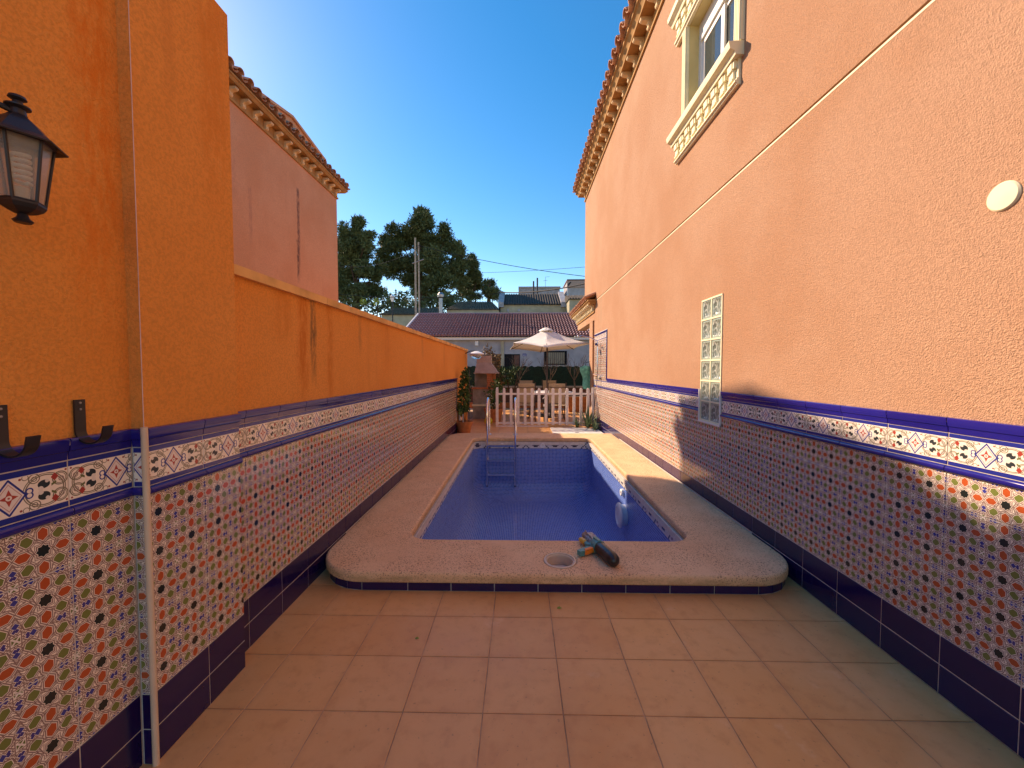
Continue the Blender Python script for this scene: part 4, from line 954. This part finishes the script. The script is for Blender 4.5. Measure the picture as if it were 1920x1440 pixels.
# hanging teal cloth
tc = thing('hanging_cloth', 'teal green cloth hanging bunched beside the porch pillar', 'cloth', (1.72, 10.5, 0))
vs = []; R_ = random.Random(3); nz_ = 14; seg = 16
for i in range(nz_):
    s = i / (nz_ - 1); z = 1.50 - .62 * s; wx_ = .14 * (1 - .45 * s) * (1 + .15 * math.sin(s * 9)) if i else .03; cxn = .0 + .05 * s
    for k in range(seg): a = 2 * PI * k / seg; rr = 1 + .22 * math.cos(a * 5 + s * 3); vs.append((cxn + math.cos(a) * wx_ * rr, math.sin(a) * wx_ * .55 * rr, z))
part('cloth', MB().add(vs, [(i * seg + k, i * seg + (k + 1) % seg, (i + 1) * seg + (k + 1) % seg, (i + 1) * seg + k) for i in range(nz_ - 1) for k in range(seg)] + [tuple(range(seg)), tuple(range((nz_ - 1) * seg, nz_ * seg))]), 'teal_cloth', tc, 60)
part('hook', MB().tube([(0, 0, 1.48), (.02, .02, 1.58), (.12, .02, 1.6)], .01), 'black_iron', tc, True)

# table, chairs, parasol
tb = thing('garden_table', 'oval garden table with a white top behind the picket fence, between four chairs', 'table', (.75, 11.65, 0))
part('tabletop', MB().lathe([(.66, .70), (.69, .715), (.69, .735), (.66, .745), (.001, .745)], 36), 'table_white', tb, 30, Matrix.Diagonal((1.15, .95, 1, 1)))
for (sx, sy) in ((-1, -1), (1, -1), (1, 1), (-1, 1)): part('leg', MB().tube([(sx * .5, sy * .4, 0), (sx * .42, sy * .33, .36), (sx * .5, sy * .38, .70)], .016, 6), 'brown_frame', tb, True)
def chair():
    t = thing('garden_chair', None, 'chair', group='sling garden chairs round the table')
    part('backrest', MB().add([(-.21, -.22, .46), (.21, -.22, .46), (.21, -.36, 1.03), (-.21, -.36, 1.03), (-.21, -.235, .46), (.21, -.235, .46), (.21, -.375, 1.03), (-.21, -.375, 1.03)], [(0, 1, 2, 3), (7, 6, 5, 4), (0, 4, 5, 1), (1, 5, 6, 2), (2, 6, 7, 3), (3, 7, 4, 0)]), 'beige_sling', t)
    part('seat', MB().box(-.22, .22, -.22, .22, .43, .445), 'beige_sling', t)
    for s in (-1, 1):
        part('side_frame', MB().tube([(s * .24, -.34, 0), (s * .235, -.24, .44), (s * .23, -.37, 1.05)], .013, 6).tube([(s * .24, .24, 0), (s * .24, .22, .44), (s * .24, .18, .66), (s * .24, -.28, .68)], .013, 6).tube([(s * .235, -.24, .44), (s * .24, .22, .44)], .012, 6), 'brown_frame', t, True)
    part('crossbar', MB().tube([(-.23, -.37, .94), (-.1, -.385, .915), (.1, -.385, .915), (.23, -.37, .94)], .009, 6).tube([(-.23, -.24, .52), (0, -.26, .5), (.23, -.24, .52)], .008, 6), 'brown_frame', t, True)
    for z in (.12, .22, .32): part('rung', MB().tube([(-.24, -.3, z), (.24, -.3, z)], .008, 5), 'brown_frame', t, True)
    return t
c0 = chair()
lab = ['near left sling chair with its back to the pool, just behind the fence', 'near right sling chair with its back to the pool, just behind the fence', 'far left sling chair facing the pool across the table', 'far right sling chair facing the pool across the table']
for k, (x, y, rz) in enumerate(((.16, 10.75, .03), (.98, 10.72, -.04), (.18, 12.65, PI - .05), (.98, 12.7, PI + .04))):
    c = c0 if k == 0 else copy_tree(c0); c.location = (x, y, 0); c.rotation_euler = (0, 0, rz); c['label'] = lab[k]
um = thing('parasol', 'cream garden parasol, tilted towards the pool, over the garden table', 'parasol', (.80, 11.8, 0))
part('pole', MB().tube([(0, 0, .05), (0, 0, 2.5)], .024, 10), 'brown_frame', um, True)
part('base', MB().lathe([(.25, 0), (.25, .05), (.05, .07), (.03, .3)], 24), 'dark_void', um, 40)
rim = [(-.99, -.50, 2.15), (-.08, -1.12, 1.985), (1.25, -.38, 2.13), (.92, 1.0, 2.05), (-.1, 1.75, 1.98), (-1.12, 1.02, 2.05)]
apex = Vector((-.02, .1, 2.60)); nr = 6; ns = 8
vs = []; fs = []
for k in range(6):
    A, B = Vector(rim[k]), Vector(rim[(k + 1) % 6])
    for s in range(ns):
        e = A.lerp(B, s / ns); sag = -.0 + .05 * math.sin(PI * s / ns)
        inward = (apex - e); e = e + Vector((inward.x, inward.y, 0)) * sag * .9 + Vector((0, 0, .03 * math.sin(PI * s / ns)))
        for i in range(nr):
            f_ = i / (nr - 1); q = apex.lerp(e, .06 + .94 * f_); q.z -= .05 * math.sin(PI * f_) + .012 * math.sin(PI * s / ns) * f_ + (.006 * math.sin(9 * f_ + k + s) if 1 < k < 3 or k == 1 else 0); vs.append(q)
n_ = 6 * ns
for a in range(n_):
    b = (a + 1) % n_
    for i in range(nr - 1): fs.append((a * nr + i, a * nr + i + 1, b * nr + i + 1, b * nr + i))
cano = part('canopy', MB().add(vs, fs), 'canvas', um, 20)
md_ = cano.modifiers.new('s', 'SOLIDIFY'); md_.thickness = .006
top = []; R_ = random.Random(9)
cap = MB(); capv = []
for i, (rr, dz) in enumerate(((.0, .035), (.06, .025), (.16, -.03), (.21, -.065))):
    for k in range(24): a = 2 * PI * k / 24; capv.append((apex.x + math.cos(a) * rr * (1 + .1 * math.cos(6 * a)), apex.y + math.sin(a) * rr, apex.z + dz + .008 * math.sin(a * 6 + i)))
cap.add(capv, [(i * 24 + k, i * 24 + (k + 1) % 24, (i + 1) * 24 + (k + 1) % 24, (i + 1) * 24 + k) for i in range(3) for k in range(24)]); part('vent_cap', cap, 'canvas', um, 40)
for k in range(6): part('rib', MB().tube([apex - Vector((0, 0, .06)), apex.lerp(Vector(rim[k]), .5) - Vector((0, 0, .075)), Vector(rim[k]) - Vector((0, 0, .02))], .01, 6), 'brown_frame', um, True)
for k in range(6): part('strut', MB().tube([Vector((0, 0, 2.1)), apex.lerp(Vector(rim[k]), .5) - Vector((0, 0, .075))], .008, 5), 'brown_frame', um, True)
# black folded trolley under the table
tr = thing('folded_trolley', 'black folded trolley with pale details under the table behind the fence', 'trolley', (.76, 10.5, 0))
part('frame', MB().tube([(-.12, 0, .05), (-.12, .02, .6), (-.06, .02, .72), (.06, .02, .72), (.12, .02, .6), (.12, 0, .05)], .014, 6).box(-.13, .13, -.02, .03, .12, .5), 'toy_black', tr, 40)
part('handle', MB().tube([(-.16, -.02, .62), (-.08, -.03, .70), (.05, -.03, .70), (.14, -.02, .62)], .014, 6), 'white_plastic', tr, True)
for s in (-.12, .12): part('wheel', MB().lathe([(.001, -.015), (.07, -.015), (.075, 0), (.07, .015), (.001, .015)], 16), 'toy_black', tr, 40, Matrix.Translation((s, 0, .08)) @ Matrix.Rotation(PI / 2, 4, 'Y'))
for (a, b) in ((-.12, .45), (.1, .47), (0, .22)): part('bracket', MB().box(a - .03, a + .03, -.035, -.02, b - .03, b + .03), 'white_plastic', tr)

# garden end wall and screen, bare trees
gw = thing('boundary_or_shade_wall', 'low brown garden boundary wall with a pale coping below the green screen', 'wall', (0, 15, 0))
part('wall', MB().box(-6, 6, 0, .2, 0, .70), 'brown_wall', gw); part('coping', MB().box(-6, 6, -.04, .24, .701, .76), 'concrete', gw)
gs = thing('windscreen', 'dark green privacy netting stretched above the low boundary wall', 'screen', (0, 15.05, .762))
vs = []; 
for i in range(161):
    x = -6 + 12 * i / 160
    for z in (0, .38, .74 + .02 * math.sin(i * 1.7) + .012 * math.sin(i * 4.1)): vs.append((x, .03 * math.sin(x * 9) * (z > 0), z))
part('netting', MB().add(vs, [(i * 3 + j, i * 3 + 3 + j, i * 3 + 4 + j, i * 3 + 1 + j) for i in range(160) for j in (0, 1)]), 'green_screen', gs, True)
for k in range(9): part('post', MB().tube([(-5.5 + 1.4 * k, .06, 0), (-5.5 + 1.4 * k, .06, .8)], .02, 6), 'grey_metal', gs, True)
pl = thing('planting_bed', 'raised planting bed of dark soil along the boundary wall', 'flower bed', (0, 14.2, 0))
part('kerb', MB().box(-4, 6, 0, .08, 0, .2), 'terracotta', pl); part('soil', MB().box(-4, 6, .08, .79, 0, .17), 'soil', pl)
def bare_tree(loc, label, h, seed, spread=.6):
    t = thing('bare_tree', label, 'tree', loc, 'leafless young trees in front of the green screen'); R_ = random.Random(seed); tr_ = MB()
    lean = R_.uniform(-.08, .12); fork = Vector((lean, 0, h * .42)); tr_.tube([(0, 0, 0), (lean * .4, 0, h * .2), fork], [.036, .03, .026], 7); part('trunk', tr_, 'pale_bark', t, True)
    def br_(mb, p, d, l, r, dep):
        q = p + d * l * .5 + Vector((R_.uniform(-.03, .03),) * 3); e = p + d * l; mb.tube([p, q, e], [r, r * .8, r * .55], 5)
        if dep: 
            for _ in range(3): nd = (d + Vector((R_.uniform(-.6, .6), R_.uniform(-.6, .6), R_.uniform(-.1, .45)))).normalized(); br_(mb, e if R_.random() < .6 else q, nd, l * .66, r * .55, dep - 1)
    for k in range(5):
        a = 2 * PI * k / 5 + R_.uniform(-.4, .4); d = Vector((math.cos(a) * spread, math.sin(a) * spread, 1)).normalized(); mb = MB(); br_(mb, fork, d, h * .25, .014, 2); part('limb', mb, 'pale_bark', t, True)
bare_tree((-.02, 13.9, .15), 'leafless young tree left of the parasol pole', 1.95, 41, .55)
bare_tree((1.02, 14.3, .15), 'leafless young tree just right of the parasol pole', 1.9, 42, .6)
bare_tree((1.98, 14.0, .15), 'leafless young tree at the right, beside the hanging teal cloth', 2.0, 43, .6)
for k, (x, y, r, lb) in enumerate(((1.9, 13.2, .3, 'large square terracotta planter at the right below the bare tree'),)):
    t = thing('planter', lb, 'planter', (x, y, 0)); part('tub', frust(-.3, .3, -.25, .25, 0, -.35, .35, -.3, .3, .5), 'terracotta', t); part('soil', MB().box(-.3, .3, -.25, .25, .501, .505), 'soil', t)

ob = thing('boundary_or_shade_wall', 'plain rendered wall, added unseen beyond the low orange wall to shade the terrace', 'wall')
part('wall', MB().box(-2.0, -1.75, 10.36, 13.2, 0, 1.86), 'orange_stucco', ob)  # hidden from the camera; added so the far terrace floor lies in shade

# ------------------------------------------------------------------ house across the street
mh = thing('house', 'low grey house across the street with a maroon tiled roof', 'house', (0, 22, 0))
ex0, ex1, ez, rz_ = -6.6, 3.95, 3.22, 4.93
wmb = MB(); 
part('wall', MB().box(-6.5, 3.9, .35, 8, -.06, 3.06), 'white_wall', mh)
part('gutter', MB().box(ex0, ex1, .1, .348, 3.02, 3.16), 'white_plastic', mh, label='pale band under the eave')
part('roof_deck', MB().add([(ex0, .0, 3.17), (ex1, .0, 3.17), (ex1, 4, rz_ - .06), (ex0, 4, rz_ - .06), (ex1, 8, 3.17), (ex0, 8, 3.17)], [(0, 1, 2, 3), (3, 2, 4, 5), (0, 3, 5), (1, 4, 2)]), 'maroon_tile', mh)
vs = []; tl = MB(); nrw = 13; ncl = 62; sl_ = (rz_ - ez) / 4
for r_ in range(nrw):
    y0 = 4 * r_ / nrw; y1 = 4 * (r_ + 1.12) / nrw; z0 = ez + sl_ * y0 + .045; z1 = ez + sl_ * y1 + .0
    for c_ in range(ncl):
        x0 = ex0 + (ex1 - ex0) * c_ / ncl; w = (ex1 - ex0) / ncl
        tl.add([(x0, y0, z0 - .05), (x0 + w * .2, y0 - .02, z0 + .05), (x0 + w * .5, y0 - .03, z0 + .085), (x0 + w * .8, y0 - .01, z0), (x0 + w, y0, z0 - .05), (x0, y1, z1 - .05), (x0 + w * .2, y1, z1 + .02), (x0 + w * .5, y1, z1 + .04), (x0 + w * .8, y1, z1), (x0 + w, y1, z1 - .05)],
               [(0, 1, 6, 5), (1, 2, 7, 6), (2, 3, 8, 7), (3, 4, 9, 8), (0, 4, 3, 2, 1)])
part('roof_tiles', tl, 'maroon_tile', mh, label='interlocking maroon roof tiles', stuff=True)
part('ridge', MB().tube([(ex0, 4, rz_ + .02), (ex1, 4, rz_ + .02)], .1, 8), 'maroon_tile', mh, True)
for xx in (ex0 - .06, ex1 + .06): part('verge', MB().tube([(xx, -.05, ez + .03), (xx, 4, rz_ + .05), (xx, 8, ez)], .07, 6), 'white_fence_paint', mh, True)
def mpart(n, x0, x1, z0, z1, mat, d=.05, lab_=None): return part(n, MB().box(x0, x1, .35 - d, .349, z0, z1), mat, mh, label=lab_)
k_ = 22.3 / F
X_ = lambda px: (px - 975) * k_
Z_ = lambda py: H + (691 - py) * k_
mpart('door', X_(918), X_(939), 0, Z_(664), 'door_orange'); mpart('pilaster', X_(939), X_(945), 0, Z_(640), 'cream_wall', .08); mpart('doorway', X_(946), X_(975), 0, Z_(664), 'dark_void', .02)
mpart('doorway_curtain', X_(964), X_(974), 0, Z_(666), 'brown_wall', .05)
mpart('house_number', X_(980), X_(987), Z_(668), Z_(663), 'number_blue', .02)
for (nm, xo) in (('6', 0), ('3', .07)):
    cu = D.curves.new('digit', 'FONT'); cu.body = nm; cu.size = .15; cu.extrude = .002; ob = D.objects.new('d', cu); me = D.meshes.new_from_object(ob); D.objects.remove(ob); me.materials.clear(); me.materials.append(MATS['white_plastic'])
    link('digit', me, mh, Matrix.Translation((X_(980.8) + xo, .325, Z_(667.6))) @ Matrix.Rotation(PI / 2, 4, 'X'))
mpart('meter_box', X_(891), X_(897), Z_(648), Z_(640), 'white_plastic', .12)
wn2 = mpart('window', X_(1020), X_(1062), Z_(684), Z_(658), 'dark_void', .02)
wn2c = part('blind', MB().box(X_(1024), X_(1058), .31, .325, Z_(682), Z_(661)), 'cream_wall', wn2)
for k in range(12): part('bar', MB().tube([(X_(1021) + k * .112, .27, Z_(685)), (X_(1021) + k * .112, .27, Z_(658))], .012, 5), 'black_iron', wn2, True)
mpart('window_sill', X_(1018), X_(1064), Z_(688), Z_(685), 'concrete', .15)

# ------------------------------------------------------------------ houses and things up the hill
def bhouse(label, Y, px0, px1, py_ridge, py_eave, roof, wall, depth=7, hip=0, flat_=False, tiles=True):
    a, b = at(px0, py_ridge, Y + (0 if flat_ else depth / 2)), at(px1, py_eave, Y); x0 = (px0 - 975) / F * Y; x1 = b.x; ze = at(0, py_eave, Y).z; zr = at(0, py_ridge, Y + depth / 2).z if not flat_ else ze
    base = min(hill(x0, Y), hill(x1, Y)) - 1
    t = thing('house', label, 'house', ((x0 + x1) / 2, Y, base)); w = (x1 - x0) / 2; ze -= base; zr -= base
    part('wall', MB().box(-w + .1, w - .1, .15, depth, 0, ze - .02), wall, t)
    if flat_: part('roof', MB().box(-w, w, 0, depth, ze - .019, ze + .2), roof, t)
    else:
        rm = MB().add([(-w, -.1, ze), (w, -.1, ze), (w - hip, depth / 2, zr), (-w + hip, depth / 2, zr), (w, depth, ze), (-w, depth, ze)], [(0, 1, 2, 3), (3, 2, 4, 5), (0, 3, 5), (1, 4, 2), (0, 5, 4, 1)])
        n = int(2 * w / .28)
        if tiles:
            for k in range(n):
                x = -w + .14 + k * (2 * w - .2) / n; xt = x * (w - hip) / w; rm.tube([(x, -.14, ze + .02), (xt, depth / 2, zr + .02)], .07, 5)
        part('roof', rm, roof, t)
    return t, w, ze, zr, base
t, w, ze, zr, b_ = bhouse('far house with grey tiled roof and pale end parapet, right of the brown roof', 44, 937, 1062, 553, 572, 'roof_dark', 'cream_wall', 7)
for s, nm in ((-w, 'grey_stone'), (w - .5, 'white_wall')):
    part('parapet', MB().prism([(-.2, ze - .3), (-.2, ze + .25), (3.5, zr + .3), (3.5, ze - .3)], 0, s - .15, s + .45), nm, t)
for xx in (-w + .8, -w + 2): part('vent', MB().box(xx, xx + .25, .08, .149, ze - .75, ze - .45), 'white_wall', t)
t, w, ze, zr, b_ = bhouse('far house with a long brown roof, below the small grey green tree', 42, 836, 937, 567, 581, 'roof_brown', 'cream_wall', 6, hip=1.0)
part('awning', MB().add([(-w + 1, .1, ze - .35), (w - .3, .1, ze - .35), (w - .3, -1.4, ze - .75), (-w + 1.4, -1.4, ze - .75)], [(0, 1, 2, 3)]), 'white_plastic', t)
bhouse('far low house half hidden under the pines, left of the grey chimney', 40, 712, 826, 578, 590, 'roof_brown', 'cream_wall', 6, hip=.5)
t = bhouse('far flat roofed grey block on the crest, right of the small grey green tree', 66, 972, 1050, 541, 541, 'grey_stone', 'grey_stone', 6, flat_=True)[0]
t2, w2, ze2, _, _ = bhouse('far pale flat roofed block on the crest, next to the peach house', 64, 1062, 1108, 528, 528, 'brown_wall', 'white_wall', 6, flat_=True)
part('upper_band', MB().box(-w2, w2, .0, .149, ze2 - 1.1, ze2 - .02), 'hood_pink', t2)
bhouse('far cream gable ended house immediately left of the porch canopy', 41, 1065, 1130, 556, 562, 'roof_dark', 'cream_wall', 6)
for (px, py0, py1, Y, nm, lb, r_) in ((827, 560, 592, 34, 'chimney_pipe', 'grey chimney pipe rising behind the left end of the maroon roof', .16), (1007, 523, 545, 60, 'chimney_pipe', 'tall thin black chimney on the grey block on the crest', .12), (1000, 529, 545, 60, 'chimney_pipe', 'short thin chimney left of the tall black one', .12)):
    a = at(px, py0, Y); b = at(px, py1, Y); t = thing(nm, lb, 'chimney', b); h_ = a.z - b.z
    part('pipe', MB().tube([(0, 0, -1.2), (0, 0, h_)], r_, 8), 'grey_metal' if r_ > .13 else 'black_iron', t, True)
    if r_ > .13: part('cowl', MB().lathe([(.1, h_), (.28, h_ + .1), (.3, h_ + .3), (.14, h_ + .5), (.001, h_ + .52)], 10), 'grey_metal', t, 40)
p = at(783, 448, 30); q = hill(p.x, 30)
up = thing('utility_pole', 'tall grey double utility pole standing in front of the pines', 'utility pole', (p.x, 30, q))
part('pole', MB().tube([(-.12, 0, 0), (-.12, 0, p.z - q)], [.085, .06], 8), 'concrete', up, True); part('pole', MB().tube([(.13, .1, 0), (.1, .1, p.z - q - .3)], [.07, .055], 8), 'concrete', up, True)
part('insulator_arm', MB().tube([(-.35, 0, p.z - q - 1.9), (.5, 0, p.z - q - 1.6)], .04, 6), 'grey_metal', up, True)
def wire(a, b, sag, label, r=.022):
    a, b = Vector(a), Vector(b); pts = []
    for k in range(17): s = k / 16; v = a.lerp(b, s); v.z -= sag * 4 * s * (1 - s); pts.append(v - a)
    t = thing('overhead_cable', label, 'cable', a); part('cable', MB().tube(pts, r, 5), 'wire_black', t, True)
wire(at(786, 462, 30), at(1125, 524, 26), .25, 'steeper overhead cable sloping from the pole down to the right', .02)
wire(at(905, 513, 50), at(1140, 500, 40), .1, 'thin cable crossing the sky almost level, rising to the right', .02)
wire(at(636, 552, 30), at(940, 551, 34), .3, 'cable running level across the foot of the pines', .02)
wire(at(935, 549, 40), at(1120, 528, 30), .35, 'thick cable rising to the right above the grey roof', .05)
wire(at(786, 466, 30), at(636, 500, 26), .5, 'cable running from the pole to the left through the pines', .015)
def slamp(px, pyt, Y, label, hb):
    p = at(px, pyt, Y); t = thing('street_lamp', label, 'street lamp', (p.x, Y, p.z - hb)); part('post', MB().tube([(0, 0, 0), (0, 0, hb - .5)], .05, 6), 'black_iron', t, True)
    part('lamp_head', MB().lathe([(.08, hb - .5), (.2, hb - .1), (.24, hb - .08), (.05, hb + .12), (.001, hb + .14)], 8), 'white_plastic', t, 30)
slamp(736, 555, 34, 'lantern street lamp left of the utility pole, against the pines', 3.2)
p = at(1063, 540, 50); t = thing('street_lamp', 'slender street lamp with a tilted head beside the pale block on the crest', 'street lamp', (p.x, 50, p.z - 4)); part('post', MB().tube([(0, 0, 0), (0, 0, 4)], .05, 6), 'grey_metal', t, True)
part('lamp_head', MB().tube([(0, 0, 4), (.15, 0, 4.35), (.42, 0, 4.6)], [.05, .13, .09], 6), 'black_iron', t, True)
p = at(1022, 541, 60); t = thing('television_aerial', 'thin television aerial on the roof of the grey block on the crest', 'aerial', p); part('mast', MB().tube([(0, 0, 0), (0, 0, 1.6), (.6, 0, 1.62)], .025, 5).tube([(-.3, 0, 1.0), (.3, 0, 1.1)], .02, 5), 'black_iron', t, True)

# debris on the terrace
for k, (x, y, s, lb) in enumerate(((.22, 2.30, .018, 'small green leaf lying on the terrace in front of the pool coping'), (-.55, 2.02, .014, 'tiny olive leaf lying on the left part of the terrace'))):
    t = MB().add([(0, 0, 0), (s, -s * .3, .004), (s * 1.6, s * .2, .002), (s * .8, s * .7, .007), (s * .2, s * .5, .004)], [(0, 1, 2, 3, 4)]).mesh('fallen_leaf', 'lime_leaves'); o = link('fallen_leaf', t, None); o.location = (x, y, .002); tag(o, lb, 'leaf')
